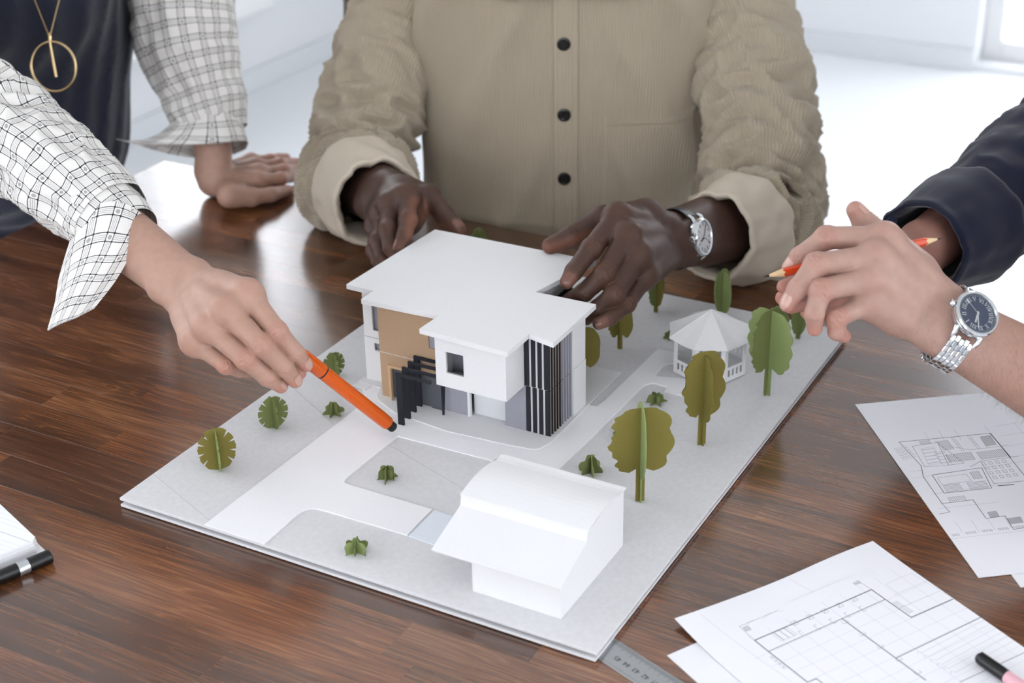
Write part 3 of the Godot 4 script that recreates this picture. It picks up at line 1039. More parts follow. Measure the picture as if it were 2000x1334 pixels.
	var dn := rt.orthogonal().normalized() * -13.0
	for e in [Vector2(926.6, 101.8), Vector2(924.9, 162.0), Vector2(924.3, 221.0), Vector2(922.2, 279.3)]:
		ink_number(im, "6000", e, rt, dn, 0.55)
	ink_number(im, "000", Vector2(930.9, 40.7), rt, dn, 0.55)
	return im


func hall_plan() -> Image:
	var im := blank_sheet()
	ink_path(im, [Vector2(204.1, 679.2), Vector2(200.8, 190.2), Vector2(377.7, 185.3), Vector2(378.2, 4.5)], 3.2, 0.75)
	ink_path(im, [Vector2(204.1, 679.2), Vector2(445.2, 671.4)], 3.0, 0.75)
	ink_path(im, [Vector2(125.8, 678.1), Vector2(124.2, 197.2), Vector2(200.8, 190.2)], 1.2, 0.5)
	ink_path(im, [Vector2(125.8, 678.1), Vector2(204.1, 679.2)], 1.2, 0.5)
	ink_path(im, [Vector2(269.1, 677.9), Vector2(262.8, 188.5)], 2.2, 0.65)
	ink_path(im, [Vector2(264.3, 374.9), Vector2(626.6, 366.9)], 3.0, 0.7)
	ink_path(im, [Vector2(502.2, 369.2), Vector2(495.1, 0.1)], 2.6, 0.7)
	ink_path(im, [Vector2(445.2, 671.4), Vector2(446.8, 638.3), Vector2(474.5, 636.4)], 2.6, 0.7)
	ink_path(im, [Vector2(687.6, 287.3), Vector2(692.4, 18.6)], 2.0, 0.6)
	ink_block(im, Vector2(205.8, 614.4), Vector2(205.8, 551.9), Vector2(251.4, 610.5), 3, 0.6)
	ink_block(im, Vector2(290.2, 182.7), Vector2(358.8, 176.6), Vector2(289.9, 163.3), 9, 0.35)
	ink_block(im, Vector2(134.2, 215.8), Vector2(136.5, 193.9), Vector2(153.8, 219.1), 4, 0.6)
	ink_block(im, Vector2(135.8, 672.8), Vector2(138.0, 652.5), Vector2(155.4, 675.3), 4, 0.6)
	ink_block(im, Vector2(290.5, 690.2), Vector2(361.2, 690.8), Vector2(290.1, 682.9), 4, 0.5)
	for k in 5:
		var c: Vector2 = Vector2(203.0, 516.2) + (Vector2(208.0, 334.0) - Vector2(203.0, 516.2)) * (k / 3.0)
		ink_path(im, [c + Vector2(-10, -9), c + Vector2(10, -9), c + Vector2(10, 9), c + Vector2(-10, 9), c + Vector2(-10, -9), c + Vector2(10, 9)], 1.1, 0.4)
		var d: Vector2 = Vector2(255.0, 530.6) + (Vector2(260.9, 283.4) - Vector2(255.0, 530.6)) * (k / 4.0)
		ink_path(im, [d + Vector2(-12, -5), d + Vector2(-12, 6), d + Vector2(12, 6), d + Vector2(12, -5)], 1.2, 0.45)
		var f: Vector2 = Vector2(282.8, 377.6) + (Vector2(588.0, 360.8) - Vector2(282.8, 377.6)) * (k / 4.0)
		ink_path(im, [f + Vector2(-6, -10), f + Vector2(6, -10), f + Vector2(6, 10), f + Vector2(-6, 10)], 1.2, 0.45)
	# the thin construction grid
	for k in 9:
		var o: Vector2 = Vector2(374.1, 601.6) + (Vector2(355.1, 134.8) - Vector2(374.1, 601.6)) * ((k - 1) / 6.0)
		var d: Vector2 = Vector2(626.6, 366.9) - Vector2(264.3, 374.9)
		ink_line(im, o - d * 0.55, o + d * 0.95, 0.8, 0.22)
		var o2: Vector2 = Vector2(274.0, 639.9) + (Vector2(554.3, 498.6) - Vector2(274.0, 639.9)) * (k / 5.0)
		var d2: Vector2 = Vector2(263.9, 186.7) - Vector2(269.1, 677.9)
		ink_line(im, o2 - d2 * 0.2, o2 + d2 * 1.5, 0.8, 0.2)
	for k in 6:
		var o: Vector2 = Vector2(525.8, 282.1) + (Vector2(648.1, 265.6) - Vector2(525.8, 282.1)) * (k / 5.0)
		var d: Vector2 = Vector2(511.3, 16.9) - Vector2(525.8, 282.1)
		ink_line(im, o, o + d * 1.2, 0.9, 0.3)
		ink_path(im, [o, o + Vector2(-12, 6), o + Vector2(-2, 16)], 0.9, 0.3)
	for e in [[Vector2(203.3, 129.9), Vector2(322.4, 132.0)], [Vector2(203.3, 129.9), Vector2(202.5, 16.4)], [Vector2(202.5, 16.4), Vector2(421.6, -2.5)], [Vector2(320.7, 178.2), Vector2(324.2, 7.3)], [Vector2(261.4, 150.7), Vector2(260.7, -6.1)], [Vector2(19.7, 750.0), Vector2(420.5, 710.5)], [Vector2(16.0, 378.8), Vector2(131.4, 355.5)]]:
		ink_line(im, e[0], e[1], 0.9, 0.25)
	for k in 7:
		var o: Vector2 = Vector2(123.7, 645.5) + (Vector2(122.9, 215.3) - Vector2(123.7, 645.5)) * (k / 6.0)
		ink_line(im, o, o + (Vector2(123.4, 618.5) - Vector2(123.7, 645.5)), 1.0, 0.3)
		ink_line(im, o + Vector2(10, 18), o + Vector2(10, 18) + (Vector2(123.4, 618.5) - Vector2(123.7, 645.5)) * 0.8, 1.0, 0.25)
	return im


func sheet(called: String, label: String, o: Vector3, u: Vector3, v: Vector3, m: Material, bend: Callable, grp := "") -> Node3D:
	# a sheet of paper: u its long side, v its short side; bend(s, t) is its lift above the table in metres
	var t := thing(called, label, "drawing" if grp else "paper", Vector3.ZERO, grp)
	var verts := PackedVector3Array()
	var uv := PackedVector2Array()
	var idx := PackedInt32Array()
	var nu := 48
	var nv := 36
	var th := 0.00016
	for side in 2:
		for j in nv + 1:
			for i in nu + 1:
				var s := float(i) / nu
				var q := float(j) / nv
				var y: float = bend.call(s, q)
				verts.append(o + u * s + v * q + Vector3(0, y + (th if side == 0 else 0.0), 0))
				uv.append(Vector2(s, q))
	var off := (nu + 1) * (nv + 1)
	for j in nv:
		for i in nu:
			var a := j * (nu + 1) + i
			idx.append_array([a, a + 1, a + nu + 2, a, a + nu + 2, a + nu + 1])
			a += off
			idx.append_array([a, a + nu + 2, a + 1, a, a + nu + 1, a + nu + 2])
	for i in nu:
		for e: int in [i, nv * (nu + 1) + i]:
			idx.append_array([e, e + 1, e + 1 + off, e, e + 1 + off, e + off])
	for j in nv:
		for e: int in [j * (nu + 1), j * (nu + 1) + nu]:
			idx.append_array([e, e + nu + 1, e + nu + 1 + off, e, e + nu + 1 + off, e + off])
	if u.cross(v).y > 0.0:
		for i in range(0, idx.size(), 3):
			var k := idx[i]
			idx[i] = idx[i + 1]
			idx[i + 1] = k
	part("paper_sheet", indexed(verts, idx, uv), m, t)
	return t


func build_papers() -> void:
	var y := TABLE
	var plain := mat(Color(0.92, 0.92, 0.935), 0.75, 0.0, 0.35)
	sheet("paper_sheet", "blank white sheet under the floor plan with rows of shelves, a corner showing", Vector3(0.3254, 0.0000, -0.1749), Vector3(0.1798, 0.0000, 0.2364), Vector3(0.1671, 0.0000, -0.1271), plain, func(_s, _t): return y + 0.0001)
	sheet("floor_plan", "white printed floor plan with rows of shelves and dimensions, under the pale man's forearm", Vector3(0.2918, 0.0000, -0.1718), Vector3(0.1798, 0.0000, 0.2364), Vector3(0.1671, 0.0000, -0.1271), ink_material(library_plan()), func(s, t): return y + 0.0005 + 0.0006 * s * t, "printed floor plans")
	sheet("paper_sheet", "plain white sheet sticking out under the large plan at the bottom edge", Vector3(0.2842, 0.0000, 0.2751), Vector3(0.2575, 0.0000, 0.1479), Vector3(0.1046, 0.0000, -0.1821), plain, func(s, t): return y + 0.0002 + 0.002 * pow(maxf(0.0, 1.0 - s * 6.0), 2.0) * t)
	sheet("floor_plan", "white printed plan of a long hall, nearest the ruler, black pen lying on it", Vector3(0.3793, 0.0000, 0.0550), Vector3(0.2566, 0.0000, 0.1496), Vector3(-0.1058, 0.0000, 0.1814), ink_material(hall_plan()), func(s, t): return y + 0.0008 + (0.0016 + 0.0010 * sin(t * 9.0)) * pow(maxf(0.0, 1.0 - s * 4.0), 2.0) + 0.003 * pow(maxf(0.0, t - 0.75) * 4.0, 2.0) * pow(maxf(0.0, 1.0 - s * 5.0), 2.0), "printed floor plans")


# ------------------------------------------------------------------ ruler, notebook, pens
func text_mesh(s: String, height: float, depth := 0.0002, fontname := "Droid Sans") -> TextMesh:
	var t := TextMesh.new()
	var f := SystemFont.new()
	f.font_names = PackedStringArray([fontname])
	t.font = f
	t.font_size = 32
	t.text = s
	t.pixel_size = height / 23.0
	t.depth = depth
	return t


func build_tools() -> void:
	# steel ruler, its far end under the board
	var dir := Vector3(0.943, 0, 0.333).normalized()
	var across := Vector3(-0.333, 0, 0.943).normalized()
	var c44 := Vector3(0.2625, TABLE, 0.2986)
	var ru := thing("steel_ruler", "brushed steel ruler slipped under the board's front corner, numbers upside down", "ruler", c44)
	var xf := Transform3D(Basis(dir, Vector3.UP, across), Vector3.ZERO)
	var st := begin()
	add_box(st, Vector3(-0.06, 0.0, -0.0145), Vector3(0.30, 0.0010, 0.0125), 0.0002, xf)
	part("ruler_blade", done(st), M.steel, ru)
	var tk := begin()
	for k in range(-34, 120):
		var xx := k * 0.001 * 0.9905
		var ln := 0.0075 if (k + 5) % 10 == 0 else (0.0055 if (k + 5) % 5 == 0 else 0.004)
		add_box(tk, Vector3(xx - 0.0001, 0.0010, -0.0135), Vector3(xx + 0.0001, 0.00106, -0.0135 + ln), 0.0, xf)
		if k % 2 == 0:
			add_box(tk, Vector3(xx - 0.0001, 0.0010, 0.0118 - ln * 0.6), Vector3(xx + 0.0001, 0.00106, 0.0118), 0.0, xf)
	part("tick_marks", done(tk), M.ink, ru)
	for k in 6:
		var n := 45 - k
		var b := Basis(-dir, across, Vector3.UP) if false else Basis(-dir, across, Vector3.UP)
		# lying flat, read from the far side of the table
		part("ruler_number", text_mesh(str(n), 0.0042, 0.00012), M.ink, ru, dir * (0.0098 * (k - 1)) + across * 0.0018 + Vector3(0, 0.00102, 0), Basis(-dir, across, dir.cross(across) * -1.0).orthonormalized())
	# notebook at the lower left
	var nb := thing("notebook", "open ruled white notebook at the left edge, only its corner showing", "notebook", Vector3(-0.2490, TABLE, 0.3965))
	var e1 := Vector3(-0.077, 0, -0.0283).normalized()
	var e2 := Vector3(-0.0283, 0, 0.077).normalized()
	var nxf := Transform3D(Basis(e1, Vector3.UP, e1.cross(Vector3.UP)), Vector3.ZERO)
	var w := 0.145
	var d := 0.20
	var im := Image.create_empty(512, 512, false, Image.FORMAT_RGB8)
	im.fill(Color(0.93, 0.935, 0.945))
	for k in 34:
		for q in 512:
			im.set_pixel(q, 38 + k * 14, Color(0.80, 0.82, 0.86))
	for k in 2:
		for q in 512:
			im.set_pixel(q, 16 + k, Color(0.72, 0.74, 0.78))
	var pm := mat(Color.WHITE, 0.8, 0.0, 0.35)
	pm.albedo_texture = ImageTexture.create_from_image(im)
	var cover := begin()
	add_prism(cover, rounded([[-0.002, -d], [w, -d], [w, 0.003], [0.0, 0.003], [-0.002, 0.001]]), 0.0, 0.0022, Transform3D(Basis(e1, Vector3.UP, -e2), Vector3.ZERO))
	part("cover", done(cover), M.paper, nb)
	for k in 5:
		var pg := begin()
		var o := 0.0006 * k
		var c := 0.0045
		add_prism(pg, rounded([[o, -d + o], [w, -d + o], [w, -o * 0.5], [c + o, -o * 0.5], [o, -c - o * 0.5]]), 0.0022 + k * 0.0026, 0.0022 + (k + 1) * 0.0026 - 0.0002, Transform3D(Basis(e1, Vector3.UP, -e2), Vector3.ZERO), 1.0 / 0.2)
		part("page_block", done(pg), M.paper if k < 4 else ruled(pm, e1, e2), nb)
	# black pen with a silver band beside it
	var pd := Vector3(-0.0168, 0, 0.0440).normalized()
	var pen := thing("pen", "black pen with silver band lying along the notebook's lower edge", "pen", Vector3(-0.2335, TABLE + 0.0062, 0.4015))
	var px := Transform3D(Basis(pd.cross(Vector3.UP).normalized(), pd, Vector3.UP), Vector3.ZERO)
	part("cap", lathe([[0.0, 0.0], [0.0052, 0.0], [0.0062, 0.0008], [0.0062, 0.0205], [0.0, 0.0205]], 24, px), M.black, pen)
	part("silver_band", lathe([[0.0, 0.0205], [0.0062, 0.0205], [0.0062, 0.0300], [0.0, 0.0300]], 24, px), mat(Color(0.80, 0.81, 0.83), 0.25, 0.9), pen)
	part("barrel", lathe([[0.0, 0.0300], [0.0060, 0.0300], [0.0060, 0.125], [0.0048, 0.135], [0.0, 0.136]], 24, px), M.black, pen)
	# black capped marker on the plan at the lower right
	var md := Vector3(0.0191, 0, 0.0105).normalized()
	var mk := thing("marker", "black capped pink marker lying on the hall plan at the lower right", "marker", Vector3(0.4970, TABLE + 0.0062, 0.1740))
	var mx := Transform3D(Basis(md.cross(Vector3.UP).normalized(), md, Vector3.UP), Vector3.ZERO)
	part("cap", lathe([[0.0, 0.0], [0.0034, 0.0004], [0.0046, 0.002], [0.0050, 0.005], [0.0052, 0.0285], [0.0, 0.0285]], 24, mx), M.black, mk)
	part("clip", box(Vector3(-0.0008, 0.003, 0.0050), Vector3(0.0008, 0.026, 0.0062)), M.black, mk, Vector3.ZERO, mx.basis)
	part("barrel", lathe([[0.0, 0.0285], [0.0050, 0.0285], [0.0050, 0.12], [0.003, 0.128], [0.0, 0.128]], 24, mx), mat(Color(0.86, 0.66, 0.70), 0.4), mk)
	# the fat orange marker in the woman's fingers
	var tip := Vector3(-0.0784, 0.7670, 0.1002)
	var end := Vector3(-0.1291, 0.8691, 0.1706)
	var od := (end - tip).normalized()
	var orange := mat(Color(0.80, 0.335, 0.025), 0.16)
	var om := thing("orange_marker", "fat orange marker with a black end, pointing at the model from her fingers", "marker", tip)
	var ox := Transform3D(Basis(od.cross(Vector3.UP).normalized(), od, od.cross(Vector3.UP).normalized().cross(od)), Vector3.ZERO)
	part("black_end", lathe([[0.0, 0.0], [0.0042, 0.0], [0.0048, 0.0008], [0.0052, 0.0085], [0.0, 0.0085]], 32, ox), mat(Color(0.05, 0.05, 0.05), 0.5), om)
	part("barrel", lathe([[0.0, 0.0085], [0.0062, 0.0085], [0.0066, 0.0095], [0.0069, 0.02], [0.0069, 0.1010], [0.0, 0.1010]], 32, ox), orange, om)
	part("cap_ring", lathe([[0.0, 0.1010], [0.0072, 0.1010], [0.0072, 0.1025], [0.0, 0.1025]], 32, ox), M.black, om)
	part("cap", lathe([[0.0, 0.1025], [0.0071, 0.1025], [0.0068, 0.128], [0.0058, 0.1335], [0.0, 0.134]], 32, ox), orange, om)


func ruled(m: StandardMaterial3D, _e1: Vector3, _e2: Vector3) -> StandardMaterial3D:
	return m


# ------------------------------------------------------------------ soft bodies: tapered capsules joined by a smooth minimum, meshed as surface nets
class Soft:
	var a := PackedVector3Array()
	var ba := PackedVector3Array()
	var inv := PackedFloat32Array()
	var ra := PackedFloat32Array()
	var dr := PackedFloat32Array()
	var grp := PackedInt32Array()
	var k_body := 0.012
	var k_finger := 0.003
	var k_join := 0.006
	var k_apart := 0.0012
	var tints := []
	var wrinkles := []
	var base := Color(0.6, 0.4, 0.3)
	var mottle := FastNoiseLite.new()

	func _init() -> void:
		mottle.frequency = 90.0
		mottle.seed = 5
		mottle.fractal_octaves = 3

	var verts := PackedVector3Array()
	var cols := PackedColorArray()
	var idx := PackedInt32Array()

	func bone(p: Vector3, q: Vector3, r0: float, r1: float, g := 0) -> void:
		# kept in order of group, so that each group is joined within itself first
		var at := grp.size()
		while at > 0 and grp[at - 1] > g:
			at -= 1
		a.insert(at, p)
		ba.insert(at, q - p)
		inv.insert(at, 1.0 / maxf((q - p).length_squared(), 1e-12))
		ra.insert(at, r0)
		dr.insert(at, r1 - r0)
		grp.insert(at, g)

	func dist(p: Vector3, list: PackedInt32Array) -> float:
		var body := 1e3
		var fing := 1e3
		var cur := 1e3
		var g := -1
		for i in list:
			var pa := p - a[i]
			var b := ba[i]
			var h := clampf(pa.dot(b) * inv[i], 0.0, 1.0)
			var d := (pa - b * h).length() - ra[i] - dr[i] * h
			if grp[i] != g:
				if g > 0:
					var hh := maxf(k_apart - absf(fing - cur), 0.0)
					fing = minf(fing, cur) - hh * hh * 0.25 / k_apart
				g = grp[i]
				cur = 1e3
			if g == 0:
				var h0 := maxf(k_body - absf(body - d), 0.0)
				body = minf(body, d) - h0 * h0 * 0.25 / k_body
			else:
				var h1 := maxf(k_finger - absf(cur - d), 0.0)
				cur = minf(cur, d) - h1 * h1 * 0.25 / k_finger
		if g > 0:
			var hh := maxf(k_apart - absf(fing - cur), 0.0)
			fing = minf(fing, cur) - hh * hh * 0.25 / k_apart
		var h2 := maxf(k_join - absf(body - fing), 0.0)
		return minf(body, fing) - h2 * h2 * 0.25 / k_join

	func mesh_into(cell: float, lo_clip := Vector3(-99, -99, -99), hi_clip := Vector3(99, 99, 99)) -> void:
		var lo := Vector3.ONE * 1e3
		var hi := -lo
		for i in a.size():
			var r := maxf(ra[i], ra[i] + dr[i]) + cell * 3.0
			for p: Vector3 in [a[i], a[i] + ba[i]]:
				lo = lo.min(p - Vector3.ONE * r)
				hi = hi.max(p + Vector3.ONE * r)
		lo = lo.max(lo_clip)
		hi = hi.min(hi_clip)
		var BL := 8
		var nb := Vector3i(((hi - lo) / (cell * BL)).ceil()) + Vector3i.ONE
		var nx := nb.x * BL + 1
		var ny := nb.y * BL + 1
		var nz := nb.z * BL + 1
		var f := PackedFloat32Array()
		f.resize(nx * ny * nz)
		f.fill(1.0)
		var id := PackedInt32Array()
		id.resize(nx * ny * nz)
		id.fill(-1)
		var active := []
		var half := cell * BL * 0.5
		var reach := half * 1.7321 + cell * 2.0
		var soft := maxf(k_body, k_join)
		var every := PackedInt32Array(range(a.size()))
		for bz in nb.z:
			for by in nb.y:
				for bx in nb.x:
					var c := lo + Vector3(bx, by, bz) * (cell * BL) + Vector3.ONE * half
					var near := PackedInt32Array()
					var best := 1e3
					var ds := PackedFloat32Array()
					for i in every:
						var pa := c - a[i]
						var h := clampf(pa.dot(ba[i]) * inv[i], 0.0, 1.0)
						var d := (pa - ba[i] * h).length() - ra[i] - dr[i] * h
						ds.append(d)
						best = minf(best, d)
					if best > reach + soft or best < -reach - soft * 2.0:
						if best < 0.0:
							for z in range(bz * BL, bz * BL + BL + 1):
								for y in range(by * BL, by * BL + BL + 1):
									var row := (z * ny + y) * nx
									for x in range(bx * BL, bx * BL + BL + 1):
										f[row + x] = -1.0
						continue
					for i in every:
						if ds[i] < reach * 2.0 + soft:
							near.append(i)
					active.append(Vector3i(bx, by, bz))
					for z in range(bz * BL, bz * BL + BL + 1):
						for y in range(by * BL, by * BL + BL + 1):
							var row := (z * ny + y) * nx
							for x in range(bx * BL, bx * BL + BL + 1):
								f[row + x] = dist(lo + Vector3(x, y, z) * cell, near)
		var first := verts.size()
		var sy := nx
		var sz := nx * ny
		var off := [0, 1, sy, sy + 1, sz, sz + 1, sz + sy, sz + sy + 1]
		var ed := [[0, 1], [2, 3], [4, 5], [6, 7], [0, 2], [1, 3], [4, 6], [5, 7], [0, 4], [1, 5], [2, 6], [3, 7]]
		for bl: Vector3i in active:
			for z in range(bl.z * BL, bl.z * BL + BL):
				for y in range(bl.y * BL, bl.y * BL + BL):
					for x in range(bl.x * BL, bl.x * BL + BL):
						var o := z * sz + y * sy + x
						var m := 0
						for k in 8:
							if f[o + off[k]] < 0.0:
								m |= 1 << k
						if m == 0 or m == 255:
							continue
						var s := Vector3.ZERO
						var n := 0
						for e in ed:
							var i0: int = e[0]
							var i1: int = e[1]
							if (m >> i0) & 1 != (m >> i1) & 1:
								var f0 := f[o + off[i0]]
								var f1 := f[o + off[i1]]
								var t := f0 / (f0 - f1)
								s += Vector3(i0 & 1, (i0 >> 1) & 1, i0 >> 2).lerp(Vector3(i1 & 1, (i1 >> 1) & 1, i1 >> 2), t)
								n += 1
						id[o] = verts.size()
						verts.append(lo + (Vector3(x, y, z) + s / n) * cell)
		for bl: Vector3i in active:
			for z in range(maxi(bl.z * BL, 1), bl.z * BL + BL):
				for y in range(maxi(bl.y * BL, 1), bl.y * BL + BL):
					for x in range(maxi(bl.x * BL, 1), bl.x * BL + BL):
						var o := z * sz + y * sy + x
						if id[o] < 0:
							continue
						var inside := f[o] < 0.0
						if inside != (f[o + 1] < 0.0):
							quad(id[o], id[o - sy], id[o - sy - sz], id[o - sz], inside)
						if inside != (f[o + sy] < 0.0):
							quad(id[o], id[o - sz], id[o - sz - 1], id[o - 1], inside)
						if inside != (f[o + sz] < 0.0):
							quad(id[o], id[o - 1], id[o - 1 - sy], id[o - sy], inside)
		finish(first)

	func quad(p: int, q: int, r: int, s: int, flip: bool) -> void:
		if p < 0 or q < 0 or r < 0 or s < 0:
			return
		if not flip:
			idx.append_array([p, q, r, p, r, s])
		else:
			idx.append_array([p, r, q, p, s, r])

	func finish(first: int) -> void:
		# creases across the knuckles, then the skin's own colours
		var n := PackedVector3Array()
		n.resize(verts.size())
		if wrinkles.size():
			for i in range(0, idx.size(), 3):
				var fn := (verts[idx[i + 2]] - verts[idx[i]]).cross(verts[idx[i + 1]] - verts[idx[i]])
				n[idx[i]] += fn
				n[idx[i + 1]] += fn
				n[idx[i + 2]] += fn
		for i in range(first, verts.size()):
			var p := verts[i]
			for w in wrinkles:
				var d: Vector3 = p - w[0]
				var R: float = w[3]
				if d.length_squared() < R * R * 12.0:
					var nn := n[i].normalized()
					var dv: Vector3 = w[5]
					var facing := nn.dot(dv)
					if facing > 0.0:
						var t: float = d.dot(w[1])
						var lat := d.dot((w[1] as Vector3).cross(dv))
						var rho := sqrt(t * t + 0.22 * lat * lat)
						var fade := exp(-t * t / (2.0 * R * R) - lat * lat / (3.4 * R * R)) * facing
						p += nn * float(w[4]) * fade * cos(TAU * (rho + 0.0005 * sin(lat * 1300.0 + t * 400.0)) / float(w[2]))
			verts[i] = p
			var c := base * (1.0 + 0.09 * mottle.get_noise_3dv(verts[i]))
			for t in tints:
				var ab: Vector3 = t[1] - t[0]
				var h := clampf((p - t[0]).dot(ab) / maxf(ab.length_squared(), 1e-9), 0.0, 1.0)
				var dd: float = (p - t[0] - ab * h).length() / t[2]
				if dd < 1.0:
					c = c.lerp(t[3], t[4] * (1.0 - smoothstep(0.35, 1.0, dd)))
			cols.append(c)


func soft_mesh(s: Soft) -> ArrayMesh:
	return indexed(s.verts, s.idx, PackedVector2Array(), s.cols)


func arm_bones(s: Soft, p: Vector3, q: Vector3, r0: float, r1: float, side: Vector3, wide: float) -> void:
	# an oval limb: two bones side by side
	var sd := (side - (q - p).normalized() * side.dot((q - p).normalized())).normalized()
	s.bone(p + sd * r0 * wide, q + sd * r1 * wide, r0, r1)
	s.bone(p - sd * r0 * wide, q - sd * r1 * wide, r0, r1)


func make_hand(o: Dictionary) -> Soft:
	# o: wrist, elbow (points), mcp, pip, dip, tip (four of each, index to little), thumb (cmc, mcp, ip, tip), scale, dorsal
	var s := Soft.new()
	s.base = o.skin
	var k: float = o.get("scale", 1.0)
	var wrist: Vector3 = o.wrist
	var mcp: Array = o.mcp
	var side: Vector3 = (mcp[0] - mcp[3]).normalized()
	var axis: Vector3 = (((mcp[0] + mcp[3]) * 0.5) - wrist).normalized()
	side = (side - axis * side.dot(axis)).normalized()
	var dorsal: Vector3 = (o.dorsal - axis * (o.dorsal as Vector3).dot(axis)).normalized()
	dorsal = (dorsal - side * dorsal.dot(side)).normalized()
	var fr: float = o.get("finger_scale", 1.0) * k
	var rm := [0.0108, 0.0110, 0.0104, 0.0092]
	var rp := [0.0093, 0.0096, 0.0090, 0.0078]
	var rd := [0.0079, 0.0081, 0.0077, 0.0068]
	var rt := [0.0064, 0.0066, 0.0062, 0.0055]
	for i in 4:
		var c: Vector3 = wrist + side * (0.0165 - 0.0110 * i) * k + axis * 0.012 * k
		s.bone(c, mcp[i] - dorsal * 0.0015 * k, 0.0130 * k, rm[i] * fr * 1.02)
		s.bone(c.lerp(mcp[i], 0.45) - dorsal * 0.007 * k, (mcp[i] as Vector3) - dorsal * 0.006 * k, 0.0115 * k, rm[i] * fr * 0.9)
		s.bone(mcp[i] + dorsal * 0.0012 * k, mcp[i] + dorsal * 0.0012 * k, rm[i] * fr * 1.0, rm[i] * fr * 1.0)
		s.bone(c.lerp(mcp[i], 0.35) + dorsal * 0.008 * k, mcp[i] + dorsal * 0.0065 * k, 0.0035 * k, 0.0045 * k)
		var g := i + 1
		s.bone(mcp[i], o.pip[i], rm[i] * fr * 0.98, rp[i] * fr * 0.97, g)
		s.bone(o.pip[i], o.pip[i], rp[i] * fr * 1.04, rp[i] * fr * 1.04, g)
		s.bone(o.pip[i], o.dip[i], rp[i] * fr * 0.97, rd[i] * fr, g)
		s.bone(o.dip[i], o.tip[i], rd[i] * fr, rt[i] * fr, g)
		var u0: Vector3 = (o.dip[i] - mcp[i]).normalized()
		var u1: Vector3 = (o.tip[i] - o.pip[i]).normalized()
		var dv: Vector3 = o.get("nail_dirs", {}).get(i, dorsal)
		var dvn := (dv - u0 * dv.dot(u0)).normalized()
		s.wrinkles.append([o.pip[i], u0, 0.0031 * k, 0.0055 * k, 0.00058 * k, dvn])
		s.wrinkles.append([o.dip[i], u1, 0.0028 * k, 0.0036 * k, 0.00042 * k, dvn])
		for j in [[mcp[i], 0.019, 0.6], [o.pip[i], 0.0145, 0.85], [o.dip[i], 0.0115, 0.5], [o.tip[i], 0.015, 0.8]]:
			s.tints.append([j[0], j[0], j[1] * k, o.flush, j[2]])
	var th: Array = o.thumb
	s.bone(wrist + side * 0.014 * k - dorsal * 0.004 * k, th[0], 0.0135 * k, 0.0140 * k)
	s.bone(th[0], th[1], 0.0145 * k, 0.0118 * fr)
	s.bone(th[0].lerp(th[1], 0.5), (wrist as Vector3).lerp(mcp[0], 0.62), 0.0095 * k, 0.0085 * k)
	s.bone(th[1], th[2], 0.0112 * fr, 0.0104 * fr, 5)
	s.bone(th[2], th[3], 0.0102 * fr, 0.0078 * fr, 5)
	s.bone(th[1], th[1], 0.0122 * fr, 0.0122 * fr, 5)
	var tdv: Vector3 = o.get("nail_dirs", {}).get(4, dorsal)
	s.wrinkles.append([th[2], (th[3] - th[1]).normalized(), 0.0032 * k, 0.0042 * k, 0.00038 * k, tdv.normalized()])
	s.tints.append([th[3], th[3], 0.016 * k, o.flush, 0.55])
	for w in o.get("creases", []):
		s.wrinkles.append(w)
	for t in o.get("tints", []):
		s.tints.append(t)
	# the wrist's little bone, then the forearm
	var wr: float = o.get("wrist_r", 0.0205) * k
	var er: float = o.get("elbow_r", 0.030) * k
	arm_bones(s, wrist - axis * 0.004, o.elbow, wr, er, side, 0.36)
	s.bone(wrist - side * 0.020 * k + dorsal * 0.010 * k - axis * 0.012 * k, wrist - side * 0.020 * k + dorsal * 0.010 * k - axis * 0.012 * k, 0.0095 * k, 0.0095 * k)
	return s


func add_nails(o: Dictionary, parent: Node3D, m: Material, which: Array) -> void:
	var k: float = o.get("scale", 1.0) * o.get("finger_scale", 1.0)
	var mcp: Array = o.mcp
	for i in which:
		var tip: Vector3 = o.tip[i] if i < 4 else o.thumb[3]
		var dip: Vector3 = o.dip[i] if i < 4 else o.thumb[2]
		var rt: float = [0.0064, 0.0066, 0.0062, 0.0055, 0.0078][i] * k
		var rd: float = [0.0079, 0.0081, 0.0077, 0.0068, 0.0102][i] * k
		var u := (tip - dip).normalized()
		var dv: Vector3 = o.get("nail_dirs", {}).get(i, o.dorsal)
		dv = (dv - u * dv.dot(u)).normalized()
		var sd := dv.cross(u)
		var ln := dip.distance_to(tip)
		var st := func(x: float, y: float) -> Array:
			var along := lerpf(-0.0065 * k, 0.0052 * k, y)
			var r := lerpf(rd, rt, clampf((ln + along) / ln, 0.0, 1.0))
			var phi := (x - 0.5) * 2.0 * (0.92 - 0.25 * pow(absf(y - 0.5) * 2.0, 4.0))
			var drop := maxf(along, 0.0)
			var rr := sqrt(maxf(r * r - drop * drop, 0.0)) * (0.82 if drop > 0.0 else 1.0)
			rr = lerpf(r, rr, clampf(drop / (0.006 * k), 0.0, 1.0)) + 0.00035
			return [tip + u * along + (dv * cos(phi) + sd * sin(phi)) * rr, Vector2(x, y)]
		part("fingernail", grid_mesh(st, 8, 8), m, parent)


# ------------------------------------------------------------------ clothes: swept tubes with folds
func fold(x: float, y: float, n: FastNoiseLite) -> float:
	# soft rounded ridges with sharper valleys
	var v := n.get_noise_2d(x, y)
	return 1.0 - absf(v) * 2.2


func on_table(p: Vector3) -> Vector3:
	# cloth that rests on the table top lies on it
	if p.x > -0.81 and p.z > -0.422 and p.y > 0.68 and p.y < TABLE + 0.001:
		p.y = TABLE + 0.001
	return p


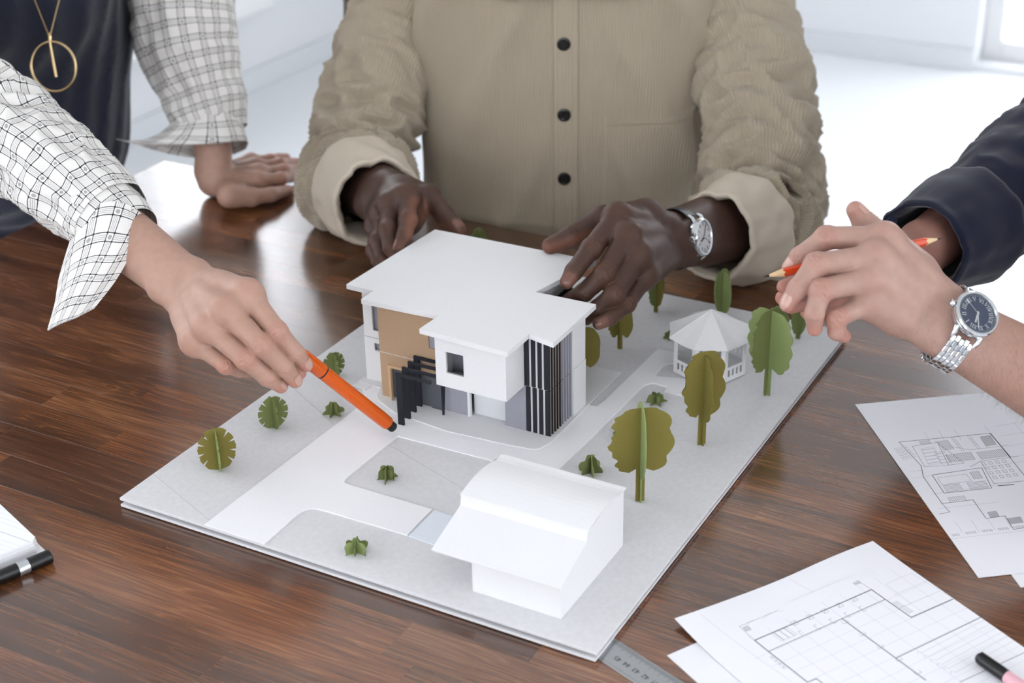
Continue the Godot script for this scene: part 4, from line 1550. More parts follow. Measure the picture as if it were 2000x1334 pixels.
func sleeve_mesh(pts: Array, radii: Array, per: int, seg: int, amp: Array, fn: FastNoiseLite, stretch: Vector2, uv_m: float, squash := 1.0, rib := 0.0) -> ArrayMesh:
	# radii and amp (fold height) are given at each point of the path
	var path := smooth_path(pts, per)
	var fr := frames(path)
	var n := path.size()
	var len_at := PackedFloat32Array()
	len_at.append(0.0)
	for i in range(1, n):
		len_at.append(len_at[-1] + (path[i] as Vector3).distance_to(path[i - 1]))
	var mean := 0.0
	for r in radii:
		mean += r / radii.size()
	var around := roundf(TAU * mean / uv_m) if TAU * mean / uv_m > 1.5 else TAU * mean / uv_m
	var f := func(x: float, y: float) -> Array:
		var fi := y * (n - 1)
		var i := int(roundf(fi))
		var seg_i := minf(float(i) / per, pts.size() - 1.0)
		var k0 := int(seg_i)
		var k1 := mini(k0 + 1, pts.size() - 1)
		var w := smoothstep(0.0, 1.0, seg_i - k0)
		var r := lerpf(radii[k0], radii[k1], w)
		var am := lerpf(amp[k0], amp[k1], w)
		var ang := TAU * x
		var c := cos(ang)
		var s := sin(ang)
		var q := fn.get_noise_3d(c * stretch.x, s * stretch.x, len_at[i] * stretch.y)
		var q2 := fn.get_noise_3d(c * stretch.x * 0.5 + 40.0, s * stretch.x * 0.5, len_at[i] * stretch.y * 0.45)
		var d := (1.0 - absf(q) * 2.6) * 0.6 + q2 * 0.9
		r += am * d
		if rib > 0.0:
			r += rib * pow(absf(sin(PI * 8.0 * around * x)), 0.6)
		return [on_table(path[i] + fr[i][1] * c * r + fr[i][2] * s * r * squash), Vector2(x * around, len_at[i] / uv_m)]
	return grid_mesh(f, int(around) * 8 * 5 if rib > 0.0 else seg, n - 1, true)


func cuff_mesh(p: Vector3, q: Vector3, r_in: float, r_out: float, r_back: float, fn: FastNoiseLite, amp: float, uv_m: float, side_axis := Vector3.ZERO, squash := 1.0) -> ArrayMesh:
	# a turned back cuff: p is the sleeve's side, q the open end; the band runs out, round the lip and back inside
	var t := (q - p).normalized()
	var side := side_axis if side_axis != Vector3.ZERO else t.cross(Vector3.UP)
	side = (side - t * side.dot(t)).normalized()
	var up := side.cross(t)
	var ln := p.distance_to(q)
	var prof := [[0.0, r_back - 0.006], [-0.02, r_back - 0.001], [0.0, r_back + 0.002], [0.08, r_back + 0.003], [0.3, lerpf(r_back, r_out, 0.4) + 0.003], [0.6, lerpf(r_back, r_out, 0.75) + 0.002], [0.85, r_out], [0.96, r_out - 0.0006], [1.0, r_out - 0.003], [0.985, r_out - 0.006], [0.9, r_in], [0.4, r_in], [0.0, r_in]]
	var acc := 0.0
	var lens := [0.0]
	for i in range(1, prof.size()):
		acc += Vector2((prof[i][0] - prof[i - 1][0]) * ln, prof[i][1] - prof[i - 1][1]).length()
		lens.append(acc)
	var n := 60
	var f := func(x: float, y: float) -> Array:
		var fi := y * (prof.size() - 1)
		var i := mini(int(fi), prof.size() - 2)
		var w := fi - i
		var al := lerpf(prof[i][0], prof[i + 1][0], w)
		var r := lerpf(prof[i][1], prof[i + 1][1], w)
		var a := TAU * x
		var d := fn.get_noise_3d(cos(a) * 1.6, sin(a) * 1.6, al * 1.4) * amp
		var rr := r + d
		return [on_table(p + t * (al * ln + fn.get_noise_2d(cos(a) * 2.0 + 9.0, sin(a) * 2.0) * amp * 0.6) + side * cos(a) * rr + up * sin(a) * rr * squash), Vector2(x * roundf(TAU * r_out / uv_m * 2.0) / 2.0, lerpf(lens[i], lens[i + 1], w) / uv_m)]
	return grid_mesh(f, n, (prof.size() - 1) * 4, true)


# ------------------------------------------------------------------ people
const CR := Vector3(0.8757, -0.0195, -0.4825)
const CU := Vector3(-0.2037, 0.8910, -0.4058)
const CF := Vector3(0.4378, 0.4536, 0.7762)


func lin(r: float, g: float, b: float) -> Color:
	return Color(r, g, b).srgb_to_linear()


func skin_material(rough: float, relief: float, sss: float, spec := 0.45) -> StandardMaterial3D:
	var m := mat(Color.WHITE, rough, 0.0, spec)
	m.vertex_color_use_as_albedo = true
	var n := noise(0.06, 77, 3)
	n.noise_type = FastNoiseLite.TYPE_CELLULAR
	var im := n.get_seamless_image(512, 512)
	im.convert(Image.FORMAT_RGB8)
	m.heightmap_enabled = true
	m.heightmap_texture = ImageTexture.create_from_image(im)
	m.heightmap_scale = relief
	m.uv1_triplanar = true
	m.uv1_scale = Vector3.ONE / 0.028
	if sss > 0.0:
		m.subsurf_scatter_enabled = true
		m.subsurf_scatter_strength = sss
	return m


const WALE := 0.030   # eight ribs of corduroy
const RIB := 0.0013


func corduroy() -> StandardMaterial3D:
	# the ribs are geometry; the cloth itself has one colour with a fine pile
	var m := card(Color(0.64, 0.593, 0.52), 0.035, 0.09, 31, 0.04, 0.95)
	m.rim_enabled = true
	m.rim = 0.5
	m.rim_tint = 0.5
	return m


func plaid() -> StandardMaterial3D:
	var w := 192
	var im := Image.create_empty(w, w, false, Image.FORMAT_RGB8)
	var r := RandomNumberGenerator.new()
	r.seed = 8
	var ink := Color(0.13, 0.135, 0.16)
	for y in w:
		for x in w:
			var c := Color(0.885, 0.875, 0.86)
			var u := absf(x - w * 0.5)
			var v := absf(y - w * 0.5)
			var band := 33.0
			var zig := 1.6 * (1.0 if (y / 5) % 2 == 0 else -1.0)
			var zig2 := 1.6 * (1.0 if (x / 5) % 2 == 0 else -1.0)
			var k := 0.0
			if absf(u - band + zig * 0.6) < 3.6 or absf(v - band + zig2 * 0.6) < 3.6:
				k = 0.92
			for q: float in [0.0, 14.0]:
				if absf(u - q) < 3.0 and v > band and (y / 4) % 2 == 0:
					k = maxf(k, 0.8)
				if absf(v - q) < 3.0 and u > band and (x / 4) % 2 == 0:
					k = maxf(k, 0.8)
			if absf(u - band) < 8.0 and absf(v - band) < 8.0:
				k = 1.0
			if u < band and v < band:
				var rr := Vector2(u, v).length()
				if rr < 18.0 and ((x / 5) + (y / 5)) % 2 == 0:
					k = 0.85
			c = c.lerp(ink, k)
			var g := r.randfn(0.0, 0.015)
			im.set_pixel(x, y, Color(c.r + g, c.g + g, c.b + g))
	var m := mat(Color.WHITE, 0.85, 0.0, 0.3)
	m.albedo_texture = ImageTexture.create_from_image(im)
	return m


func weave(c: Color, sd: int) -> StandardMaterial3D:
	var m := card(c, 0.02, 0.2, sd, 0.02, 0.95)
	m.rim_enabled = true
	m.rim = 0.35
	m.rim_tint = 0.6
	return m


func head_bones(s: Soft, neck: Vector3, top: Vector3, face: Vector3) -> void:
	# neck, skull, jaw, nose and ears, all one surface
	var up := (top - neck).normalized()
	var fw := (face - up * face.dot(up)).normalized()
	var sd := fw.cross(up)
	s.bone(neck, neck + up * 0.10, 0.056, 0.052)
	var c := neck + up * 0.185
	s.bone(c - fw * 0.022, c + fw * 0.018, 0.078, 0.072)
	s.bone(c - up * 0.02 + fw * 0.03, c - up * 0.082 + fw * 0.066, 0.058, 0.026)
	s.bone(c + up * 0.004 + fw * 0.088, c - up * 0.034 + fw * 0.104, 0.008, 0.013)
	s.bone(c - up * 0.062 + fw * 0.082 - sd * 0.014, c - up * 0.062 + fw * 0.082 + sd * 0.014, 0.010, 0.010)
	for e: float in [-1.0, 1.0]:
		s.bone(c + sd * 0.076 * e + up * 0.018, c + sd * 0.076 * e - up * 0.026, 0.012, 0.009)


func face_parts(t: Node3D, neck: Vector3, top: Vector3, face: Vector3, hair_color: Color, long: bool) -> void:
	var up := (top - neck).normalized()
	var fw := (face - up * face.dot(up)).normalized()
	var sd := fw.cross(up)
	var c := neck + up * 0.185
	var h := Soft.new()
	h.k_body = 0.02
	h.base = hair_color.srgb_to_linear()
	h.bone(c - fw * 0.03 + up * 0.030, c + fw * 0.012 + up * 0.034, 0.080, 0.070)
	h.bone(c - fw * 0.05 - up * 0.01, c - fw * 0.052 - up * (0.12 if long else 0.05), 0.060, 0.045)
	h.mesh_into(0.007)
	var hm := mat(Color.WHITE, 0.6)
	hm.vertex_color_use_as_albedo = true
	part("hair", soft_mesh(h), hm, t)
	for e: float in [-1.0, 1.0]:
		var ey := SphereMesh.new()
		ey.radius = 0.0115
		ey.height = 0.023
		part("eye", ey, mat(Color(0.9, 0.9, 0.88), 0.2), t, c + fw * 0.074 + sd * 0.031 * e + up * 0.002)
		var ir := SphereMesh.new()
		ir.radius = 0.0055
		ir.height = 0.011
		part("iris", ir, mat(Color(0.12, 0.08, 0.05), 0.2), t, c + fw * 0.081 + sd * 0.031 * e + up * 0.002)


func legs(t: Node3D, hip_l: Vector3, hip_r: Vector3, knee_l: Vector3, knee_r: Vector3, foot_l: Vector3, foot_r: Vector3, toe: Vector3, c: Color) -> void:
	var s := Soft.new()
	s.k_body = 0.05
	s.base = c.srgb_to_linear()
	s.bone(hip_l, hip_r, 0.115, 0.115)
	for e in [[hip_l, knee_l, foot_l], [hip_r, knee_r, foot_r]]:
		s.bone(e[0], e[1], 0.095, 0.068)
		s.bone(e[1], (e[2] as Vector3) + Vector3(0, 0.07, 0), 0.066, 0.050)
	s.mesh_into(0.016)
	var m := mat(Color.WHITE, 0.9)
	m.vertex_color_use_as_albedo = true
	part("trousers", soft_mesh(s), m, t)
	for f: Vector3 in [foot_l, foot_r]:
		var sh := Soft.new()
		sh.k_body = 0.03
		sh.base = lin(0.08, 0.07, 0.07)
		sh.bone(f + Vector3(0, 0.045, 0), f + toe * 0.15 + Vector3(0, 0.034, 0), 0.044, 0.033)
		sh.bone(f + Vector3(0, 0.05, 0), f + Vector3(0, 0.10, 0), 0.040, 0.042)
		sh.mesh_into(0.01, Vector3(-99, 0.001, -99))
		part("shoe", soft_mesh(sh), m, t)


func stool(label: String, at: Vector3) -> void:
	var t := thing("stool", label, "stool", at)
	part("seat", lathe([[0.0, 0.43], [0.165, 0.43], [0.172, 0.437], [0.172, 0.453], [0.165, 0.46], [0.0, 0.46]], 40), M.wood[3], t)
	for k in 4:
		var a := TAU * (k + 0.5) / 4.0
		var d := Vector3(cos(a), 0, sin(a))
		part("leg", tube([d * 0.11 + Vector3(0, 0.435, 0), d * 0.17], [0.014, 0.012], 12), M.steel, t)
	var ring := []
	for k in 33:
		var a := TAU * k / 32.0
		ring.append(Vector3(cos(a), 0, sin(a)) * 0.147 + Vector3(0, 0.17, 0))
	part("foot_ring", tube(ring, [0.008], 8, false), M.steel, t)


func build_people() -> void:
	M.skin = skin_material(0.50, 0.010, 0.06)
	M.dark_skin = skin_material(0.48, 0.010, 0.0, 0.38)
	M.cord = corduroy()
	M.cord_inside = card(Color(0.76, 0.715, 0.65), 0.04, 0.12, 41, 0.03, 0.95)
	M.plaid = plaid()
	M.navy = weave(Color(0.052, 0.070, 0.150), 44)
	M.night = weave(Color(0.125, 0.14, 0.195), 45)
	M.nail = mat(Color(0.73, 0.585, 0.535), 0.2)
	M.dark_nail = mat(Color(0.43, 0.295, 0.25), 0.25)
	M.gold = mat(Color(0.80, 0.70, 0.53), 0.25, 1.0)
	M.chrome = mat(Color(0.82, 0.83, 0.84), 0.16, 1.0)
	M.leather = mat(Color(0.03, 0.03, 0.035), 0.4)
	build_woman()
	build_middle_man()
	build_right_man()


# ---- the woman on the left
func build_woman() -> void:
	var skin := lin(0.675, 0.535, 0.47)
	var flush := lin(0.70, 0.465, 0.405)
	var t := thing("person", "person in plaid shirt and dark navy apron dress leaning in, orange marker in hand", "person")
	var R := {
		"skin": skin, "flush": flush, "scale": 0.93, "dorsal": CF * 0.75 + CU * 0.6 + CR * 0.15, "finger_scale": 1.08, "wrist_r": 0.0200, "elbow_r": 0.031,
		"wrist": Vector3(-0.2446, 0.9188, 0.1829), "elbow": Vector3(-0.5453, 1.0063, 0.1171),
		"mcp": [Vector3(-0.1563, 0.9354, 0.2006), Vector3(-0.1643, 0.9273, 0.2228), Vector3(-0.1789, 0.9125, 0.2319), Vector3(-0.1950, 0.8940, 0.2338)],
		"pip": [Vector3(-0.1225, 0.9082, 0.2065), Vector3(-0.1267, 0.9022, 0.2240), Vector3(-0.1375, 0.8904, 0.2344), Vector3(-0.1597, 0.8798, 0.2350)],
		"dip": [Vector3(-0.1114, 0.8852, 0.1969), Vector3(-0.1142, 0.8768, 0.2111), Vector3(-0.1254, 0.8691, 0.2220), Vector3(-0.1581, 0.8685, 0.2201)],
		"tip": [Vector3(-0.1072, 0.8710, 0.1900), Vector3(-0.1096, 0.8610, 0.2036), Vector3(-0.1203, 0.8563, 0.2111), Vector3(-0.1582, 0.8592, 0.2050)],
		"thumb": [Vector3(-0.2242, 0.9147, 0.1828), Vector3(-0.1958, 0.8888, 0.1728), Vector3(-0.1548, 0.8645, 0.1742), Vector3(-0.1253, 0.8542, 0.1791)],
	}
	var h := make_hand(R)
	h.mesh_into(0.0011)
	# her other hand, flat on the far corner of the table
	var L := {
		"skin": skin, "flush": flush, "scale": 0.95, "dorsal": Vector3.UP, "wrist_r": 0.0205, "elbow_r": 0.032,
		"wrist": Vector3(-0.6440, 0.7732, -0.3416), "elbow": Vector3(-0.7157, 1.0080, -0.4384),
		"mcp": [Vector3(-0.5926, 0.7720, -0.3617), Vector3(-0.6063, 0.7740, -0.3834), Vector3(-0.6294, 0.7720, -0.4066), Vector3(-0.6553, 0.7680, -0.4283)],
		"pip": [Vector3(-0.5760, 0.7700, -0.3905), Vector3(-0.5892, 0.7700, -0.4165), Vector3(-0.6141, 0.7680, -0.4393), Vector3(-0.6434, 0.7650, -0.4568)],
		"dip": [Vector3(-0.5801, 0.7620, -0.4182), Vector3(-0.5940, 0.7620, -0.4444), Vector3(-0.6187, 0.7610, -0.4648), Vector3(-0.6447, 0.7600, -0.4782)],
		"tip": [Vector3(-0.5795, 0.7575, -0.4382), Vector3(-0.5948, 0.7575, -0.4641), Vector3(-0.6181, 0.7570, -0.4816), Vector3(-0.6425, 0.7570, -0.4930)],
		"thumb": [Vector3(-0.5895, 0.7760, -0.2982), Vector3(-0.5727, 0.7680, -0.3228), Vector3(-0.5615, 0.7640, -0.3497), Vector3(-0.5591, 0.7595, -0.3823)],
	}
	var hl := make_hand(L)
	hl.mesh_into(0.003)
	# the rest of her: arms, torso, neck and head in one coarse grid
	var b := Soft.new()
	b.k_body = 0.05
	b.base = skin
	var sh_r := Vector3(-0.8368, 1.0981, 0.0411)
	var sh_l := Vector3(-0.7869, 1.1943, -0.4942)
	var el_r := Vector3(-0.5453, 1.0063, 0.1171)
	var el_l := Vector3(-0.7129, 0.9957, -0.4328)
	var chest := (sh_r + sh_l) * 0.5 + Vector3(-0.03, -0.07, 0)
	var hip := Vector3(-1.06, 0.90, -0.34)
	b.bone(sh_r, el_r, 0.042, 0.034)
	b.bone(sh_l, el_l, 0.045, 0.034)
	b.bone(sh_r, chest, 0.05, 0.08)
	b.bone(sh_l, chest, 0.05, 0.08)
	b.bone(chest, hip, 0.095, 0.10)
	var neck := chest + Vector3(0.06, 0.12, 0)
	var face := Vector3(0.75, -0.45, 0.25)
	var crown := neck + Vector3(0.10, 0.20, 0.03)
	head_bones(b, neck, crown, face)
	b.mesh_into(0.012)
	var st := SurfaceTool.new()
	for s: Soft in [h, hl, b]:
		st.append_from(soft_mesh(s), 0, Transform3D())
	part("body", st.commit(), M.skin, t)
	add_nails(R, t, M.nail, [0, 1, 2])
	face_parts(t, neck, crown, face, Color(0.25, 0.16, 0.10), true)
	# the dark dress
	var d := Soft.new()
	d.k_body = 0.06
	d.base = Color.WHITE
	var c0 := Vector3(-0.9240, 0.8179, -0.3000)
	var c1 := Vector3(-0.9142, 0.9669, -0.3153)
	c0.x -= 0.022
	d.bone(c0, c1, 0.128, 0.120)
	d.bone(c1, chest + Vector3(0.0, -0.03, 0), 0.122, 0.11)
	d.bone(sh_r.lerp(chest, 0.35), chest, 0.085, 0.115)
	d.bone(Vector3(-0.8936, 0.8384, -0.2260), Vector3(-0.8989, 0.9445, -0.2464), 0.10, 0.10)
	d.bone(c0, hip + Vector3(-0.03, -0.12, 0.0), 0.128, 0.15)
	d.bone(hip + Vector3(-0.03, -0.12, 0.0), hip + Vector3(-0.02, -0.50, 0.02), 0.155, 0.20)
	d.mesh_into(0.010)
	for i in d.verts.size():
		var p := d.verts[i]
		var w := sin(p.z * 66.0 + p.y * 14.0 + 2.0 * sin(p.y * 9.0))
		d.verts[i] = p + Vector3(0.004, 0, 0.003) * (1.0 - absf(w)) * 2.0
	part("dress", soft_mesh(d), M.night, t)
	var fn := noise(1.0, 101, 2)
	# sleeves and turned cuffs
	var sr := [sh_r, sh_r.lerp(el_r, 0.5), el_r, Vector3(-0.4336, 0.9809, 0.1359), Vector3(-0.3551, 0.9528, 0.1532)]
	part("sleeve", sleeve_mesh(sr, [0.068, 0.060, 0.056, 0.046, 0.040], 26, 110, [0.005, 0.010, 0.013, 0.010, 0.003], fn, Vector2(0.85, 16.0), 0.0215), M.plaid, t)
	# the right cuff is unbuttoned: a collar of cloth round the arm and its open corner hanging in a point
	var net := [
		[Vector3(-0.3924, 0.9340, 0.1697), Vector3(-0.3659, 0.9661, 0.1773), Vector3(-0.3337, 0.9817, 0.1732), Vector3(-0.3170, 0.9731, 0.1584), Vector3(-0.3162, 0.9500, 0.1406)],
		[Vector3(-0.3818, 0.9073, 0.2026), Vector3(-0.3510, 0.9371, 0.2090), Vector3(-0.3233, 0.9507, 0.2060), Vector3(-0.3068, 0.9503, 0.1969), Vector3(-0.3014, 0.9453, 0.1788)],
		[Vector3(-0.3720, 0.8898, 0.2227), Vector3(-0.3471, 0.9117, 0.2293), Vector3(-0.3262, 0.9231, 0.2289), Vector3(-0.3130, 0.9228, 0.2217), Vector3(-0.3048, 0.9209, 0.2078)],
		[Vector3(-0.3632, 0.8728, 0.2457), Vector3(-0.3549, 0.8779, 0.2458), Vector3(-0.3433, 0.8842, 0.2433), Vector3(-0.3306, 0.8899, 0.2380), Vector3(-0.3169, 0.8981, 0.2280)],
	]
	var cf := sleeve_mesh([Vector3(-0.3942, 0.9624, 0.1477), Vector3(-0.3662, 0.9559, 0.1525), Vector3(-0.3397, 0.9478, 0.1577), Vector3(-0.3228, 0.9429, 0.1613)], [0.0365, 0.0375, 0.0345, 0.0305], 10, 64, [0.002, 0.002, 0.002, 0.001], fn, Vector2(0.8, 16.0), 0.0215)
	part("cuff", joined([[cf, Transform3D()], [net_mesh(net, 0.0215, 0.0009), Transform3D()]]), M.plaid, t)
	var sl := [sh_l, Vector3(-0.7550, 1.0832, -0.4537), Vector3(-0.7196, 0.9545, -0.3985), Vector3(-0.6830, 0.8730, -0.3779), Vector3(-0.6597, 0.8278, -0.3672)]
	part("sleeve", sleeve_mesh(sl, [0.075, 0.072, 0.066, 0.050, 0.041], 26, 96, [0.004, 0.006, 0.008, 0.008, 0.004], fn, Vector2(0.9, 14.0), 0.0215), M.plaid, t)
	part("cuff", flap_mesh(Vector3(-0.6753, 0.8575, -0.3732), Vector3(-0.6512, 0.8083, -0.3554), 0.042, 0.045, Vector3(-0.7505, 0.8407, -0.2694), 0.55, 0.15, 0.0215), M.plaid, t)
	var hl_ := hip + Vector3(0.0, -0.1, 0.09)
	var hr_ := hip + Vector3(0.0, -0.1, -0.09)
	legs(t, hl_, hr_, hl_ + Vector3(0.02, -0.36, 0.02), hr_ + Vector3(0.02, -0.36, -0.02), Vector3(hl_.x, 0, hl_.z + 0.03), Vector3(hr_.x, 0, hr_.z - 0.03), Vector3(1, 0, 0), Color(0.09, 0.10, 0.14))
	# necklace
	var n := thing("necklace", "gold ring pendant with a bar inside on a chain, hanging before the dark dress", "necklace")
	var nc := Vector3(-0.7134, 0.9742, -0.1493)
	var nx := CR * 0.97 - CF * 0.15
	var ny := (CU * 0.985 + CF * 0.17).normalized()
	var ring := []
	for k in 49:
		var a := TAU * k / 48.0
		ring.append(nc + nx * cos(a) * 0.0265 + ny * sin(a) * 0.0295)
	part("pendant_ring", tube(ring, [0.0015], 8, false), M.gold, n)
	part("pendant_bar", tube([nc + ny * 0.0295 - nx * 0.003, nc + nx * 0.0025 - ny * 0.0125], [0.0016], 8), M.gold, n)
	var bail := nc + ny * 0.034 - nx * 0.003
	part("bail", tube([nc + ny * 0.029 - nx * 0.003, bail, bail + ny * 0.006], [0.0022, 0.0030, 0.0020], 10), M.gold, n)
	for e in [[Vector3(-0.7237, 1.0627, -0.1437)], [Vector3(-0.6941, 1.0621, -0.1601)]]:
		var lk := begin()
		var far: Vector3 = e[0] + (e[0] - bail) * 0.9
		var steps := 70
		for k in steps:
			var p := bail.lerp(far, float(k) / steps)
			var u := (far - bail).normalized()
			var s2 := u.cross(CF).normalized() if k % 2 == 0 else CF
			add_box(lk, Vector3(-0.0009, -0.0014, -0.0005), Vector3(0.0009, 0.0014, 0.0005), 0.0003, Transform3D(Basis(s2, u, s2.cross(u)).orthonormalized(), p))
		part("chain", done(lk), M.gold, n)


func net_mesh(net: Array, uv_m: float, th: float) -> ArrayMesh:
	# a sheet of cloth with thickness through a net of points, smooth both ways
	var at := func(x: float, y: float) -> Vector3:
		var rows := []
		for r: Array in net:
			var fi: float = clampf(x, 0.0, 1.0) * (r.size() - 1)
			var i := mini(int(fi), r.size() - 2)
			rows.append((r[i] as Vector3).cubic_interpolate(r[i + 1], r[maxi(i - 1, 0)], r[mini(i + 2, r.size() - 1)], fi - i))
		var fj: float = clampf(y, 0.0, 1.0) * (rows.size() - 1)
		var j := mini(int(fj), rows.size() - 2)
		return (rows[j] as Vector3).cubic_interpolate(rows[j + 1], rows[maxi(j - 1, 0)], rows[mini(j + 2, rows.size() - 1)], fj - j)
	var wide: float = (net[0][0] as Vector3).distance_to(net[0][-1]) * 1.15
	var long: float = (net[0][2] as Vector3).distance_to(net[-1][2])
	var f := func(x: float, y: float) -> Array:
		var front := y < 0.5
		var yy := y * 2.0 if front else 2.0 - y * 2.0
		var p: Vector3 = at.call(x, yy)
		var du: Vector3 = at.call(x + 0.02, yy) - at.call(x - 0.02, yy)
		var dv: Vector3 = at.call(x, yy + 0.02) - at.call(x, yy - 0.02)
		var n := du.cross(dv).normalized()
		return [p - n * (th if front else -th) * 0.5, Vector2((x - 0.5) * wide, yy * long) / uv_m]
	return grid_mesh(f, 40, 96)


func flap_mesh(p: Vector3, q: Vector3, r0: float, r1: float, tip: Vector3, reach: float, turn: float, uv_m: float) -> ArrayMesh:
	# an unbuttoned turned-up cuff: a collar of cloth round the arm, its open corner drawn out to a point
	var t := (q - p).normalized()
	var toward := (tip - (p + q) * 0.5)
	toward = (toward - t * toward.dot(t)).normalized()
	var side := toward
	var up := side.cross(t)
	var ln := p.distance_to(q)
	var th := 0.0006
	var f := func(x: float, y: float) -> Array:
		# y runs out along the cloth, then back along its inside
		var out_side := y < 0.5
		var yy := y * 2.0 if out_side else 2.0 - y * 2.0
		var a := (x - 0.5) * TAU * 0.96 + turn
		var r := lerpf(r0, r1, yy) + 0.003 * sin(x * 17.0) * yy
		var c := p + t * (yy * ln) + (side * cos(a) + up * sin(a)) * r
		var w := pow(clampf(1.0 - absf(x - 0.5) / (reach * 0.5), 0.0, 1.0), 1.5) * pow(yy, 1.3)
		c = c.lerp(tip + t * 0.002, w)
		if not out_side:
			c -= (side * cos(a) + up * sin(a)) * th * 2.0
		return [c, Vector2(roundf(TAU * r1 / uv_m) * x + 0.3 * w, (yy * ln + w * 0.05) / uv_m)]
	return grid_mesh(f, 90, 48, false)


# ---- the man in the middle
func torso_point(a: float, y: float, off: float, n: FastNoiseLite) -> Vector3:
	# a is the angle round the body, 0 at the placket, positive to the picture's right
	var fw := Vector3(0.4462, 0.0000, 0.8949)
	var rt := Vector3(0.8949, 0.0000, -0.4462)
	var k := clampf((y - 0.60) / 0.62, 0.0, 1.0)
	var hw := lerpf(0.186, 0.206, k)
	var hd := lerpf(0.118, 0.112, k)
	if y > 1.04:
		var q := clampf((y - 1.04) / 0.16, 0.0, 1.0)
		hw = lerpf(hw, 0.062, q * q)
		hd = lerpf(hd, 0.062, q * q)
	var c := Vector3(-0.236, y, -0.578) + fw * (-0.085 * (y - 0.75)) + rt * 0.0
	var s := sin(a)
	var co := cos(a)
	var e := 0.86
	var px := signf(s) * pow(absf(s), e) * hw
	var pz := signf(co) * pow(absf(co), e) * hd
	# long soft folds falling from the shoulders towards the middle
	var lat := px
	var fold_a := sin((lat * 0.95 - (y - 0.75) * 0.42) * 66.0 + 1.2 * n.get_noise_2d(lat * 5.0, y * 4.0))
	var fold_b := sin((lat * 0.9 + (y - 0.75) * 0.55) * 72.0 + 0.7 + 1.4 * n.get_noise_2d(lat * 5.0 + 9.0, y * 4.0))
	var wl := smoothstep(-0.01, -0.06, lat)
	var wr := smoothstep(0.02, 0.09, lat)
	var d := 0.0115 * wl * pow(0.5 + 0.5 * fold_a, 3.0) + 0.0080 * wr * pow(0.5 + 0.5 * fold_b, 3.0) + 0.004 * n.get_noise_2d(lat * 3.0, y * 3.0 + 7.0)
	d *= smoothstep(-0.35, 0.15, co)
	var nrm := (rt * s / hw + fw * co / hd).normalized()
	return c + rt * px + fw * pz + nrm * (d + off)


func edge_rib(lat: float, edge: float) -> float:
	return pow(absf(sin(PI * 8.0 * lat / WALE)), 0.6) * smoothstep(0.02, 0.06, edge)


